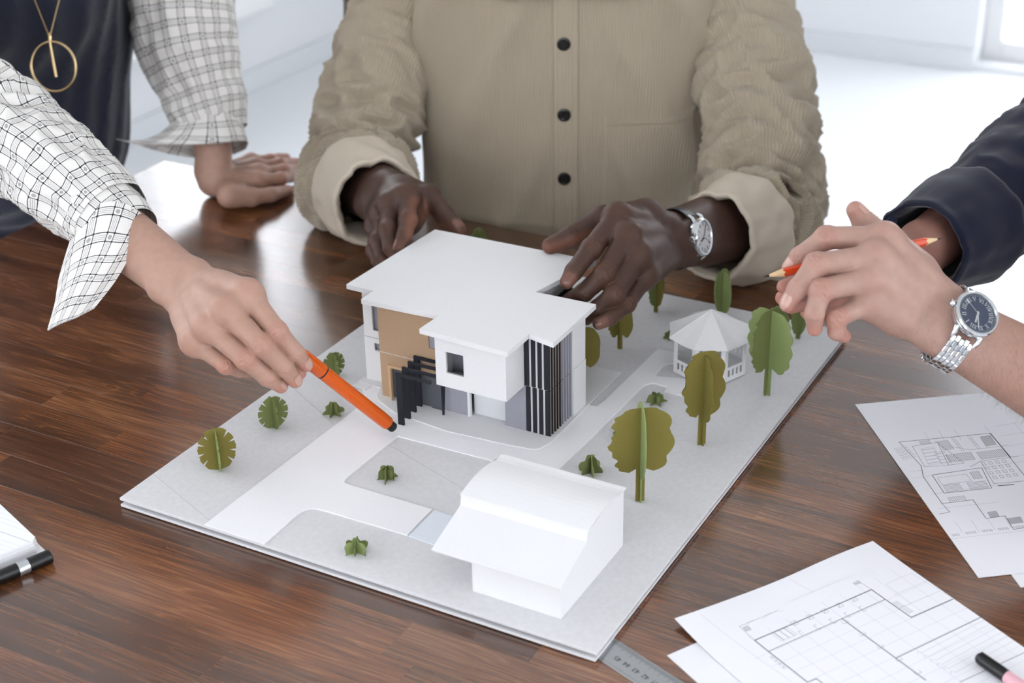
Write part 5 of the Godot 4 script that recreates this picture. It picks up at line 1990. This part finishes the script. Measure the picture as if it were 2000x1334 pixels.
func build_middle_man() -> void:
	var skin := lin(0.285, 0.203, 0.168)
	var palm := lin(0.45, 0.30, 0.243)
	var t := thing("person", "person seated behind the model in a beige corduroy shirt, both hands on the card house", "person")
	var elR := Vector3(-0.4377, 0.8148, -0.3663)
	var elL := Vector3(0.0756, 0.7988, -0.4790)
	var shR := Vector3(-0.5024, 1.0276, -0.5701)
	var shL := Vector3(-0.0674, 1.0253, -0.7755)
	var L := {
		"skin": skin, "flush": lin(0.38, 0.258, 0.212), "scale": 1.06, "finger_scale": 1.07, "dorsal": CF * 0.8 + CU * 0.45 + CR * 0.35, "wrist_r": 0.0215, "elbow_r": 0.036,
		"wrist": Vector3(0.0610, 0.8617, -0.2306), "elbow": elL,
		"mcp": [Vector3(0.0376, 0.9129, -0.1533), Vector3(0.0580, 0.9030, -0.1332), Vector3(0.0715, 0.8871, -0.1264), Vector3(0.0775, 0.8638, -0.1316)],
		"pip": [Vector3(0.0335, 0.8976, -0.1008), Vector3(0.0561, 0.8810, -0.0845), Vector3(0.0698, 0.8641, -0.0785), Vector3(0.0772, 0.8502, -0.0913)],
		"dip": [Vector3(0.0291, 0.8842, -0.0711), Vector3(0.0389, 0.8622, -0.0729), Vector3(0.0557, 0.8498, -0.0698), Vector3(0.0716, 0.8450, -0.0657)],
		"tip": [Vector3(0.0272, 0.8771, -0.0594), Vector3(0.0227, 0.8506, -0.0736), Vector3(0.0423, 0.8353, -0.0719), Vector3(0.0658, 0.8438, -0.0515)],
		"thumb": [Vector3(0.0421, 0.8940, -0.2130), Vector3(0.0088, 0.8960, -0.1786), Vector3(-0.0130, 0.8833, -0.1499), Vector3(-0.0293, 0.8764, -0.1328)],
		"tints": [[Vector3(0.0237, 0.8912, -0.1623), Vector3(-0.0273, 0.8736, -0.1233), 0.011, palm, 0.9], [Vector3(-0.0352, 0.8764, -0.1270), Vector3(-0.0352, 0.8764, -0.1270), 0.010, palm, 0.8]],
		"nail_dirs": {0: CF * 0.9 - CU * 0.5 - CR * 0.2, 3: CF - CU * 0.3},
	}
	var h := make_hand(L)
	h.mesh_into(0.0014)
	var R := {
		"skin": skin, "flush": lin(0.38, 0.258, 0.212), "scale": 1.06, "dorsal": CU * 0.75 - CR * 0.55 + CF * 0.25, "wrist_r": 0.0225, "elbow_r": 0.036,
		"wrist": Vector3(-0.2826, 0.8604, -0.2034), "elbow": elR,
		"mcp": [Vector3(-0.2151, 0.8924, -0.1482), Vector3(-0.2294, 0.8828, -0.1396), Vector3(-0.2438, 0.8652, -0.1444), Vector3(-0.2583, 0.8457, -0.1532)],
		"pip": [Vector3(-0.1906, 0.8826, -0.1138), Vector3(-0.2086, 0.8725, -0.1003), Vector3(-0.2247, 0.8549, -0.1041), Vector3(-0.2398, 0.8362, -0.1168)],
		"dip": [Vector3(-0.1818, 0.8742, -0.0919), Vector3(-0.1957, 0.8607, -0.0852), Vector3(-0.2096, 0.8461, -0.0881), Vector3(-0.2273, 0.8309, -0.1054)],
		"tip": [Vector3(-0.1803, 0.8665, -0.0779), Vector3(-0.1858, 0.8534, -0.0801), Vector3(-0.1995, 0.8402, -0.0840), Vector3(-0.2156, 0.8271, -0.0994)],
		"thumb": [Vector3(-0.2469, 0.8771, -0.1947), Vector3(-0.2089, 0.8806, -0.1860), Vector3(-0.1783, 0.8699, -0.1686), Vector3(-0.1533, 0.8631, -0.1556)],
		"tints": [[Vector3(-0.1999, 0.8897, -0.1384), Vector3(-0.1698, 0.8801, -0.0918), 0.013, palm, 0.95], [Vector3(-0.2084, 0.8739, -0.1695), Vector3(-0.1974, 0.8561, -0.1653), 0.016, palm, 0.95], [Vector3(-0.1662, 0.8864, -0.0846), Vector3(-0.1681, 0.8711, -0.0721), 0.009, palm, 0.9], [Vector3(-0.1735, 0.8617, -0.1589), Vector3(-0.1478, 0.8601, -0.1505), 0.009, palm, 0.8]],
		"nail_dirs": {0: CF * 0.2 - CR * 1.0 + CU * 0.1, 4: CU * 0.9 + CF * 0.5 + CR * 0.2},
	}
	var g := make_hand(R)
	g.bone(Vector3(-0.2140, 0.8727, -0.1785), Vector3(-0.2142, 0.8605, -0.1584), 0.013, 0.012)
	g.bone(Vector3(-0.2208, 0.8767, -0.1641), Vector3(-0.2212, 0.8567, -0.1522), 0.014, 0.013)
	g.mesh_into(0.0018)
	var b := Soft.new()
	b.k_body = 0.05
	b.base = skin
	var chest := (shR + shL) * 0.5 + Vector3(0, -0.03, 0)
	var hip := Vector3(-0.27, 0.58, -0.66)
	b.bone(shR, elR, 0.050, 0.040)
	b.bone(shL, elL, 0.050, 0.040)
	b.bone(shR, chest, 0.055, 0.085)
	b.bone(shL, chest, 0.055, 0.085)
	b.bone(chest, hip, 0.095, 0.10)
	var neck := chest + Vector3(0, 0.10, 0)
	var face := Vector3(0.4462, 0.0000, 0.8949) + Vector3(0, -0.5, 0)
	var crown := neck + Vector3(0, 0.22, 0) + Vector3(0.4462, 0.0000, 0.8949) * 0.05
	head_bones(b, neck, crown, face)
	b.mesh_into(0.012)
	var st := SurfaceTool.new()
	for s: Soft in [h, g, b]:
		st.append_from(soft_mesh(s), 0, Transform3D())
	part("body", st.commit(), M.dark_skin, t)
	add_nails(L, t, M.dark_nail, [0, 3])
	add_nails(R, t, M.dark_nail, [0, 4])
	face_parts(t, neck, crown, face, Color(0.05, 0.04, 0.04), false)
	# shirt: front and back in one surface, wales running down
	var n := noise(1.0, 61, 3)
	var wale := WALE
	var arcs := PackedFloat32Array([0.0])
	for i in range(1, 321):
		arcs.append(arcs[-1] + torso_point(TAU * i / 320.0 - PI, 0.85, 0, n).distance_to(torso_point(TAU * (i - 1) / 320.0 - PI, 0.85, 0, n)))
	var ribs := int(roundf(arcs[-1] / wale * 8.0))
	var angles := PackedFloat32Array()
	var k := 0
	for i in ribs * 5 + 1:
		var want := arcs[-1] * i / (ribs * 5.0)
		while k < 319 and arcs[k + 1] < want:
			k += 1
		angles.append(TAU * (k + clampf((want - arcs[k]) / (arcs[k + 1] - arcs[k]), 0.0, 1.0)) / 320.0 - PI)
	var f := func(x: float, y: float) -> Array:
		var yy := lerpf(1.20, 0.60, y)
		return [torso_point(angles[int(roundf(x * ribs * 5))], yy, RIB * pow(absf(sin(PI * ribs * x)), 0.6), n), Vector2(x, y)]
	part("shirt", grid_mesh(f, ribs * 5, 80, true), M.cord, t)
	var patch := func(a0: float, a1: float, y0: float, y1: float, off: float, dip: float) -> ArrayMesh:
		var pf := func(x: float, y: float) -> Array:
			var edge := minf(minf(x, 1.0 - x), minf(y, 1.0 - y))
			var o := off * smoothstep(0.0, 0.05, edge)
			var top := y1 - dip * sin(PI * x)
			var lat := lerpf(a0, a1, x)
			var p := torso_point(signf(lat) * asin(pow(absf(lat) / 0.2, 1.0 / 0.86)), lerpf(top, y0, y), o + RIB * edge_rib(lat, edge), n)
			return [p, Vector2(lat / wale, lerpf(top, y0, y) / wale)]
		return grid_mesh(pf, int((a1 - a0) / wale * 8.0) * 6, 60)
	part("placket", patch.call(-0.018, 0.015, 0.62, 1.07, 0.0024, 0.0), M.cord, t)
	part("pocket", patch.call(0.043, 0.168, 0.70, 0.885, 0.0032, 0.008), M.cord, t)
	part("pocket_hem", patch.call(0.043, 0.168, 0.874, 0.885, 0.0044, 0.008), M.cord, t)
	part("collar", patch.call(-0.09, -0.004, 1.03, 1.09, 0.010, 0.0), M.cord, t)
	part("collar", patch.call(0.006, 0.09, 1.03, 1.09, 0.010, 0.0), M.cord, t)
	for p: Vector3 in [Vector3(-0.2275, 0.9762, -0.5535), Vector3(-0.2077, 0.8874, -0.5127), Vector3(-0.1869, 0.8061, -0.4769)]:
		var y := p.y
		# the button sits where the placket passes that height
		var best := torso_point(-0.01, y, 0.0022, n)
		var fwd := Vector3(0.4462, 0.0000, 0.8949)
		var bx := Transform3D(Basis(Vector3(0.8949, 0.0000, -0.4462), fwd, Vector3(0.8949, 0.0000, -0.4462).cross(fwd)).orthonormalized(), best)
		var bt := part("button", lathe([[0.0, -0.001], [0.0082, -0.001], [0.0086, 0.0012], [0.0082, 0.0026], [0.0066, 0.0030], [0.0058, 0.0020], [0.0, 0.0020]], 28, bx), mat(Color(0.07, 0.055, 0.05), 0.25), t)
		for e in [[-1, -1], [1, -1], [1, 1], [-1, 1]]:
			part("button_hole", lathe([[0.0, 0.0], [0.0009, 0.0], [0.0009, 0.0024], [0.0, 0.0024]], 8, bx * Transform3D(Basis(), Vector3(e[0] * 0.0018, 0, e[1] * 0.0018))), M.ink, bt)
	# sleeves pushed up in folds, their cuffs turned back to the pale inside
	var fn := noise(1.0, 71, 2)
	var sR := [shR + CR * 0.045, shR.lerp(elR, 0.5) + CR * 0.018, elR, elR.lerp(Vector3(-0.3371, 0.8363, -0.2553), 0.5), Vector3(-0.3371, 0.8363, -0.2553)]
	part("sleeve", sleeve_mesh(sR, [0.080, 0.067, 0.060, 0.055, 0.047], 50, 140, [0.006, 0.011, 0.019, 0.020, 0.006], fn, Vector2(0.75, 26.0), wale, 1.0, RIB), M.cord, t)
	part("cuff", cuff_mesh(Vector3(-0.3610, 0.8351, -0.2733), Vector3(-0.2986, 0.8449, -0.2176), 0.045, 0.055, 0.061, fn, 0.005, 0.03), M.cord_inside, t)
	var sL := [shL - CR * 0.045, shL.lerp(elL, 0.45) - CR * 0.004, elL, elL.lerp(Vector3(0.0775, 0.8239, -0.3595), 0.45), Vector3(0.0775, 0.8239, -0.3595)]
	part("sleeve", sleeve_mesh(sL, [0.080, 0.068, 0.062, 0.055, 0.044], 50, 140, [0.006, 0.012, 0.020, 0.020, 0.006], fn, Vector2(0.75, 26.0), wale, 1.0, RIB), M.cord, t)
	part("cuff", cuff_mesh(Vector3(0.0800, 0.8121, -0.4055), Vector3(0.0741, 0.8330, -0.3242), 0.042, 0.051, 0.062, fn, 0.005, 0.03), M.cord_inside, t)
	var fw := Vector3(0.4462, 0.0000, 0.8949)
	var rt := Vector3(0.8949, 0.0000, -0.4462)
	legs(t, hip - rt * 0.09, hip + rt * 0.09, Vector3(-0.34, 0.52, -0.24), Vector3(-0.06, 0.52, -0.30), Vector3(-0.34, 0, -0.28), Vector3(-0.06, 0, -0.34), Vector3(fw.x, 0, fw.z), Color(0.12, 0.12, 0.13))
	stool("round stool under the person in the beige corduroy shirt", Vector3(hip.x, 0, hip.z))
	# his watch, steel case on a black strap
	var ax := ((L.wrist as Vector3) - elL).normalized()
	var wc: Vector3 = (L.wrist as Vector3) - ax * 0.020
	watch("round steel wristwatch with pale dial on black strap, on the dark wrist", wc, ax, (CR * 0.86 + CF * 0.52 + CU * 0.02), 0.0300, 0.0235, 0.0205, true)


func watch(label: String, c: Vector3, ax: Vector3, out_dir: Vector3, sx: float, sy: float, R: float, pale: bool) -> void:
	# c: the middle of the wrist; ax: along the arm towards the hand; out_dir: where the dial faces; sx, sy: half width and half depth of the wrist
	var t := thing("wristwatch", label, "watch", Vector3.ZERO)
	var nz := (out_dir - ax * out_dir.dot(ax)).normalized()
	var sd := nz.cross(ax).normalized()
	var o := c + nz * (sy + 0.0035)
	# the dial's own axes: x to 3 o'clock, y to 12 o'clock
	var dx := ax if pale else -ax
	var dy := sd
	var X := Transform3D(Basis(dx, nz, dx.cross(nz)).orthonormalized(), o)
	part("case_back", lathe([[0.0, -0.0045], [R * 0.86, -0.0045], [R * 0.97, -0.0025], [R, 0.0], [R, 0.0030], [R * 0.95, 0.0042], [0.0, 0.0042]], 56, X), M.chrome, t)
	part("bezel", lathe([[R * 0.99, 0.0030], [R * 0.985, 0.0050], [R * 0.93, 0.0062], [R * 0.86, 0.0062], [R * 0.83, 0.0050], [R * 0.83, 0.0042]], 56, X), M.chrome, t)
	var face_m := mat(Color(0.80, 0.78, 0.78), 0.35, 0.2) if pale else mat(Color(0.045, 0.09, 0.225), 0.6, 0.0, 0.15)
	part("dial", lathe([[0.0, 0.0046], [R * 0.84, 0.0046]], 48, X), face_m, t)
	var B := Basis(dx, dy, dx.cross(dy)).orthonormalized()
	if B.z.dot(nz) < 0.0:
		B = Basis(-dx, dy, (-dx).cross(dy)).orthonormalized()
	var mk = M.chrome if not pale else mat(Color(0.45, 0.43, 0.43), 0.3, 0.8)
	var numerals := ["XII", "I", "II", "III", "IIII", "V", "VI", "VII", "VIII", "IX", "X", "XI"]
	for k in 12:
		var a := TAU * k / 12.0
		var rd := B.x * sin(a) + B.y * cos(a)
		var tn := B.x * cos(a) - B.y * sin(a)
		if pale:
			var st := begin()
			add_box(st, Vector3(-0.0006, R * 0.58, 0.0), Vector3(0.0006, R * 0.78, 0.0005), 0.0, Transform3D(Basis(tn, rd, nz), o + nz * 0.0046))
			part("hour_mark", done(st), mk, t)
		else:
			part("hour_numeral", text_mesh(numerals[k], R * 0.17, 0.0003, "Droid Serif"), mk, t, o + nz * 0.0048 + rd * R * 0.62, Basis(tn, rd, nz))
	var mt := begin()
	for k in 60:
		var a := TAU * k / 60.0
		var rd := B.x * sin(a) + B.y * cos(a)
		var tn := B.x * cos(a) - B.y * sin(a)
		add_box(mt, Vector3(-0.00012, R * 0.765, 0.0), Vector3(0.00012, R * 0.81, 0.0003), 0.0, Transform3D(Basis(tn, rd, nz), o + nz * 0.0046))
	part("minute_track", done(mt), mk, t)
	# hour, minute and second hands
	for e in [[-0.35 if not pale else 3.6, 0.66, 0.0005], [-0.04 if not pale else 1.1, 0.44, 0.0007], [2.08 if not pale else 5.2, 0.76, 0.0002]]:
		var a: float = e[0]
		var rd := B.x * sin(a) + B.y * cos(a)
		var tn := B.x * cos(a) - B.y * sin(a)
		var st := begin()
		add_box(st, Vector3(-e[2], -R * 0.1, 0.0), Vector3(e[2], R * e[1], 0.0003), 0.0, Transform3D(Basis(tn, rd, nz), o + nz * 0.0052))
		part("watch_hand", done(st), M.chrome if not pale else M.ink, t)
	part("hand_boss", lathe([[0.0, 0.005], [0.0012, 0.005], [0.0010, 0.0060], [0.0, 0.0060]], 16, X), M.chrome, t)
	var cr := (B.x).normalized()
	var CX := Transform3D(Basis(nz.cross(cr), cr, nz).orthonormalized(), o + cr * R * 0.98 + nz * 0.001)
	part("crown", lathe([[0.0, -0.001], [0.0016, -0.001], [0.0016, 0.0006], [0.0030, 0.0008], [0.0030, 0.0034], [0.0024, 0.0040], [0.0, 0.0040]], 18, CX), M.chrome, t)
	var lens = M.pane.duplicate()
	lens.metallic_specular = 0.15
	part("crystal", lathe([[0.0, 0.0066], [R * 0.7, 0.0065], [R * 0.86, 0.0060]], 48, X), lens, t)
	# lugs
	for s: float in [-1.0, 1.0]:
		for e: float in [-1.0, 1.0]:
			var p := o + sd * R * 0.80 * s + ax * R * 0.56 * e
			var q := o + sd * (R * 1.18) * s + ax * R * 0.52 * e - nz * 0.0062
			part("lug", tube([p, p.lerp(q, 0.6) + nz * 0.0015, q], [0.0026, 0.0024, 0.0016], 10), M.chrome, t)
	# strap or bracelet round an oval wrist
	var a0 := 0.78 if pale else 0.60
	if pale:
		var sf := func(x: float, y: float) -> Array:
			var a := lerpf(a0, TAU - a0, y)
			var w := R * lerpf(0.50, 0.42, sin(PI * y))
			var prof := TAU * x
			var rr := 0.0014 + 0.0012 * signf(sin(prof)) * pow(absf(sin(prof)), 0.6)
			var p := c + nz * cos(a) * (sy + 0.0012 + rr) + sd * sin(a) * (sx + 0.0012 + rr)
			return [p + ax * w * cos(prof), Vector2(x, y)]
		part("strap", grid_mesh(sf, 20, 60, true), M.leather, t)
	else:
		var rows := 30
		for k in rows:
			var a := lerpf(a0, TAU - a0, (k + 0.5) / rows)
			var p := c + nz * cos(a) * (sy + 0.0022) + sd * sin(a) * (sx + 0.0022)
			var tg := (-nz * sin(a) * sy + sd * cos(a) * sx).normalized()
			var up := ax.cross(tg).normalized()
			if up.dot(p - c) < 0.0:
				up = -up
			var hw := R * 0.50
			var ln := 0.0029
			var st := begin()
			for j in 5:
				var x0 := lerpf(-hw, hw, j / 5.0) + 0.00015
				var x1 := lerpf(-hw, hw, (j + 1) / 5.0) - 0.00015
				var sh := ln * 0.5 if j % 2 == 1 else 0.0
				add_box(st, Vector3(x0, -0.0012, -ln + sh), Vector3(x1, 0.0012, ln * 0.85 + sh), 0.0005, Transform3D(Basis(ax, up, ax.cross(up)).orthonormalized(), p))
			part("bracelet_link", done(st), M.chrome, t)


# ---- the man on the right
func build_right_man() -> void:
	var skin := lin(0.655, 0.525, 0.475)
	var flush := lin(0.685, 0.475, 0.42)
	var t := thing("person", "person in a navy shirt with rolled sleeves at the right, pencil between pale fingers", "person")
	var el := Vector3(0.6196, 0.8068, -0.0949)
	var L := {
		"skin": skin, "flush": flush, "scale": 1.03, "dorsal": CF * 0.9 + CU * 0.3 + CR * 0.1, "wrist_r": 0.0205, "elbow_r": 0.035,
		"wrist": Vector3(0.4047, 0.9352, -0.0126), "elbow": el,
		"mcp": [Vector3(0.3437, 0.9974, -0.0223), Vector3(0.3447, 0.9900, 0.0020), Vector3(0.3453, 0.9760, 0.0151), Vector3(0.3455, 0.9550, 0.0169)],
		"pip": [Vector3(0.3001, 0.9975, -0.0030), Vector3(0.3044, 0.9882, 0.0336), Vector3(0.3146, 0.9737, 0.0492), Vector3(0.3284, 0.9504, 0.0473)],
		"dip": [Vector3(0.2816, 0.9806, 0.0071), Vector3(0.2957, 0.9718, 0.0507), Vector3(0.3138, 0.9568, 0.0595), Vector3(0.3303, 0.9389, 0.0478)],
		"tip": [Vector3(0.2748, 0.9706, 0.0116), Vector3(0.2904, 0.9599, 0.0581), Vector3(0.3145, 0.9424, 0.0572), Vector3(0.3347, 0.9327, 0.0412)],
		"thumb": [Vector3(0.3685, 0.9642, -0.0426), Vector3(0.3389, 0.9790, -0.0604), Vector3(0.3163, 0.9912, -0.0599), Vector3(0.3071, 1.0028, -0.0589)],
		"tints": [[Vector3(0.4618, 0.9010, -0.0416), el, 0.075, lin(0.60, 0.455, 0.395), 0.85]],
		"nail_dirs": {0: CF * 0.4 - CR * 0.9, 1: CF * 0.55 - CR * 0.8, 4: CR * 0.8 + CU * 0.45 + CF * 0.35},
	}
	var h := make_hand(L)
	h.mesh_into(0.0011)
	# the hand behind it
	var elr := Vector3(0.4281, 0.9659, -0.4921)
	var R := {
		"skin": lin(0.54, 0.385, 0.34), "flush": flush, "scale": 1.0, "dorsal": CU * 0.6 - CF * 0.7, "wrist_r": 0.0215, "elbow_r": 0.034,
		"wrist": Vector3(0.3371, 0.9240, -0.1779), "elbow": elr,
		"mcp": [Vector3(0.3093, 0.9431, -0.0961), Vector3(0.3062, 0.9308, -0.1065), Vector3(0.3072, 0.9183, -0.1127), Vector3(0.3112, 0.9077, -0.1152)],
		"pip": [Vector3(0.2860, 0.9412, -0.0523), Vector3(0.2825, 0.9289, -0.0598), Vector3(0.2833, 0.9151, -0.0690), Vector3(0.2897, 0.9032, -0.0785)],
		"dip": [Vector3(0.2698, 0.9377, -0.0321), Vector3(0.2672, 0.9255, -0.0363), Vector3(0.2701, 0.9125, -0.0471), Vector3(0.2794, 0.9012, -0.0612)],
		"tip": [Vector3(0.2596, 0.9361, -0.0215), Vector3(0.2579, 0.9230, -0.0258), Vector3(0.2629, 0.9103, -0.0366), Vector3(0.2727, 0.8999, -0.0515)],
		"thumb": [Vector3(0.3313, 0.9343, -0.1356), Vector3(0.3185, 0.9450, -0.0960), Vector3(0.3067, 0.9495, -0.0726), Vector3(0.2951, 0.9478, -0.0587)],
	}
	var g := make_hand(R)
	g.mesh_into(0.0026)
	var b := Soft.new()
	b.k_body = 0.05
	b.base = skin
	var shl := Vector3(0.6590, 1.0121, -0.3143)
	var shr := Vector3(0.4666, 1.0799, -0.7865)
	var chest := (shl + shr) * 0.5 + Vector3(0.09, -0.04, 0)
	var hip := Vector3(chest.x + 0.20, 0.58, chest.z + 0.02)
	b.bone(shl, el, 0.050, 0.040)
	b.bone(shr, elr, 0.050, 0.040)
	b.bone(shl, chest, 0.055, 0.085)
	b.bone(shr, chest, 0.055, 0.085)
	b.bone(chest, hip, 0.095, 0.10)
	var neck := chest + Vector3(-0.04, 0.11, 0)
	var face := Vector3(-0.9, -0.45, 0.1)
	var crown := neck + Vector3(-0.06, 0.22, 0)
	head_bones(b, neck, crown, face)
	b.mesh_into(0.012)
	var st := SurfaceTool.new()
	for s: Soft in [h, g, b]:
		st.append_from(soft_mesh(s), 0, Transform3D())
	part("body", st.commit(), M.skin, t)
	add_nails(L, t, M.nail, [0, 1, 4])
	face_parts(t, neck, crown, face, Color(0.20, 0.13, 0.09), false)
	var fn := noise(1.0, 91, 2)
	var c0 := Vector3(0.3642, 0.9213, -0.2818)
	part("sleeve", sleeve_mesh([shr, shr.lerp(elr, 0.5), elr, elr.lerp(c0, 0.55), c0], [0.080, 0.072, 0.066, 0.060, 0.054], 30, 100, [0.004, 0.006, 0.009, 0.006, 0.003], fn, Vector2(0.8, 16.0), 0.03), M.navy, t)
	part("cuff", cuff_mesh(Vector3(0.3627, 0.9227, -0.2689), Vector3(0.3380, 0.9265, -0.1773), 0.038, 0.0475, 0.056, fn, 0.003, 0.03), M.navy, t)
	part("cuff_button", lathe([[0.0, 0.0], [0.0045, 0.0], [0.0045, 0.0018], [0.0, 0.0018]], 18, Transform3D(Basis(CR, CF, CR.cross(CF)), Vector3(0.3170, 0.9621, -0.1463))), M.navy, t)
	part("sleeve", sleeve_mesh([shl, shl.lerp(el, 0.5), el, el.lerp(Vector3(0.5548, 0.8403, -0.0805), 0.6), Vector3(0.5548, 0.8403, -0.0805)], [0.080, 0.072, 0.064, 0.056, 0.052], 24, 80, [0.004, 0.006, 0.008, 0.006, 0.003], fn, Vector2(0.8, 16.0), 0.03), M.navy, t)
	var d := Soft.new()
	d.k_body = 0.08
	d.bone(shl, chest, 0.085, 0.12)
	d.bone(shr, chest, 0.075, 0.11)
	d.bone(chest, hip, 0.125, 0.135)
	d.base = Color.WHITE
	d.mesh_into(0.012)
	part("shirt", soft_mesh(d), M.navy, t)
	legs(t, hip + Vector3(0, 0, 0.09), hip + Vector3(0, 0, -0.09), hip + Vector3(-0.40, -0.03, 0.12), hip + Vector3(-0.40, -0.03, -0.12), Vector3(hip.x - 0.38, 0, hip.z + 0.12), Vector3(hip.x - 0.38, 0, hip.z - 0.12), Vector3(-1, 0, 0), Color(0.14, 0.15, 0.17))
	stool("round stool under the person in the navy shirt", Vector3(hip.x, 0, hip.z))
	# pencil, sharpened at both ends
	var p0 := Vector3(0.2640, 0.9742, 0.0465)
	var p1 := Vector3(0.3768, 0.9793, -0.0871)
	var u := (p1 - p0).normalized()
	var ln := p0.distance_to(p1)
	var pc := thing("pencil", "orange red pencil sharpened at both ends, held between the pale fingers", "pencil", Vector3.ZERO)
	var px := Transform3D(Basis(u.cross(CF).normalized(), u, u.cross(CF).normalized().cross(u)), p0)
	var wood := mat(Color(0.86, 0.74, 0.58), 0.7)
	var paint := mat(Color(0.83, 0.26, 0.045), 0.28)
	var lead := mat(Color(0.12, 0.12, 0.13), 0.35, 0.3)
	part("lead", lathe([[0.0, 0.0], [0.0002, 0.0], [0.0010, 0.0055], [0.0, 0.0056]], 18, px), lead, pc)
	part("sharpened_end", lathe([[0.0009, 0.0050], [0.0036, 0.0190]], 24, px), wood, pc)
	part("lead", lathe([[0.0, ln - 0.0056], [0.0010, ln - 0.0055], [0.0002, ln], [0.0, ln]], 18, px), lead, pc)
	part("sharpened_end", lathe([[0.0036, ln - 0.0180], [0.0009, ln - 0.0050]], 24, px), wood, pc)
	var hexf := func(x: float, y: float) -> Array:
		var a := TAU * x
		var e0 := 0.0172 + 0.0016 * absf(sin(a * 3.0))
		var al := lerpf(e0, ln - e0 + 0.0008, y)
		var seg := fposmod(a, PI / 3.0) - PI / 6.0
		var r := 0.0037 * cos(PI / 6.0) / cos(seg) * 1.06
		return [px * Vector3(cos(a) * r, al, sin(a) * r), Vector2(x, y)]
	part("painted_shaft", grid_mesh(hexf, 48, 12, false), paint, pc)
	var wc: Vector3 = Vector3(0.4102, 0.9311, -0.0159)
	var ax := ((L.wrist as Vector3) - el).normalized()
	watch("steel wristwatch with dark blue dial and roman numerals on a link bracelet, nearest the camera", wc, ax, CF * 0.86 + CU * 0.46 + CR * 0.0, 0.0345, 0.0270, 0.0200, false)
	# fine dark hairs on the forearm and the back of the hand
	var hr := SurfaceTool.new()
	hr.begin(Mesh.PRIMITIVE_TRIANGLES)
	var rr := RandomNumberGenerator.new()
	rr.seed = 19
	var nv := h.verts.size()
	var nrm: PackedVector3Array = soft_mesh(h).surface_get_arrays(0)[Mesh.ARRAY_NORMAL]
	var wr: Vector3 = L.wrist
	var back := ((L.mcp[1] as Vector3) - el).normalized()
	var count := 0
	for tries in 90000:
		if count >= 3200:
			break
		var i := rr.randi() % nv
		var p := h.verts[i]
		var s := (p - wr).dot(-back)
		if nrm[i].dot(CF) < -0.2 or s < -0.045 or s > 0.16:
			continue
		if s < 0.01 and (nrm[i].dot(CF) < 0.3 or rr.randf() > 0.35 or (p - wr).dot(CU) > 0.035 + s):
			continue
		if (p - wc).length() < 0.0 or absf((p - wc).dot(ax)) < 0.011:
			continue
		count += 1
		var dir := (back * -0.1 - CU * 0.6 - CR * 0.25 + Vector3(rr.randfn(0, 0.45), rr.randfn(0, 0.45), rr.randfn(0, 0.45)) + nrm[i] * 0.35).normalized()
		var l := rr.randf_range(0.004, 0.010)
		var w := 0.000045
		var sv := dir.cross(nrm[i]).normalized() * w
		var m1 := p + dir * l * 0.5 + nrm[i] * l * 0.12
		var e1 := p + dir * l
		for q: Vector3 in [p - sv, m1, p + sv, p - sv, m1 - sv * 0.7, m1, m1 - sv * 0.7, e1, m1 + sv * 0.7]:
			hr.add_vertex(q)
	hr.generate_normals()
	var ho := part("arm_hair", hr.commit(), mat(Color(0.36, 0.25, 0.19), 0.6), t)
	ho.set_meta("kind", "stuff")
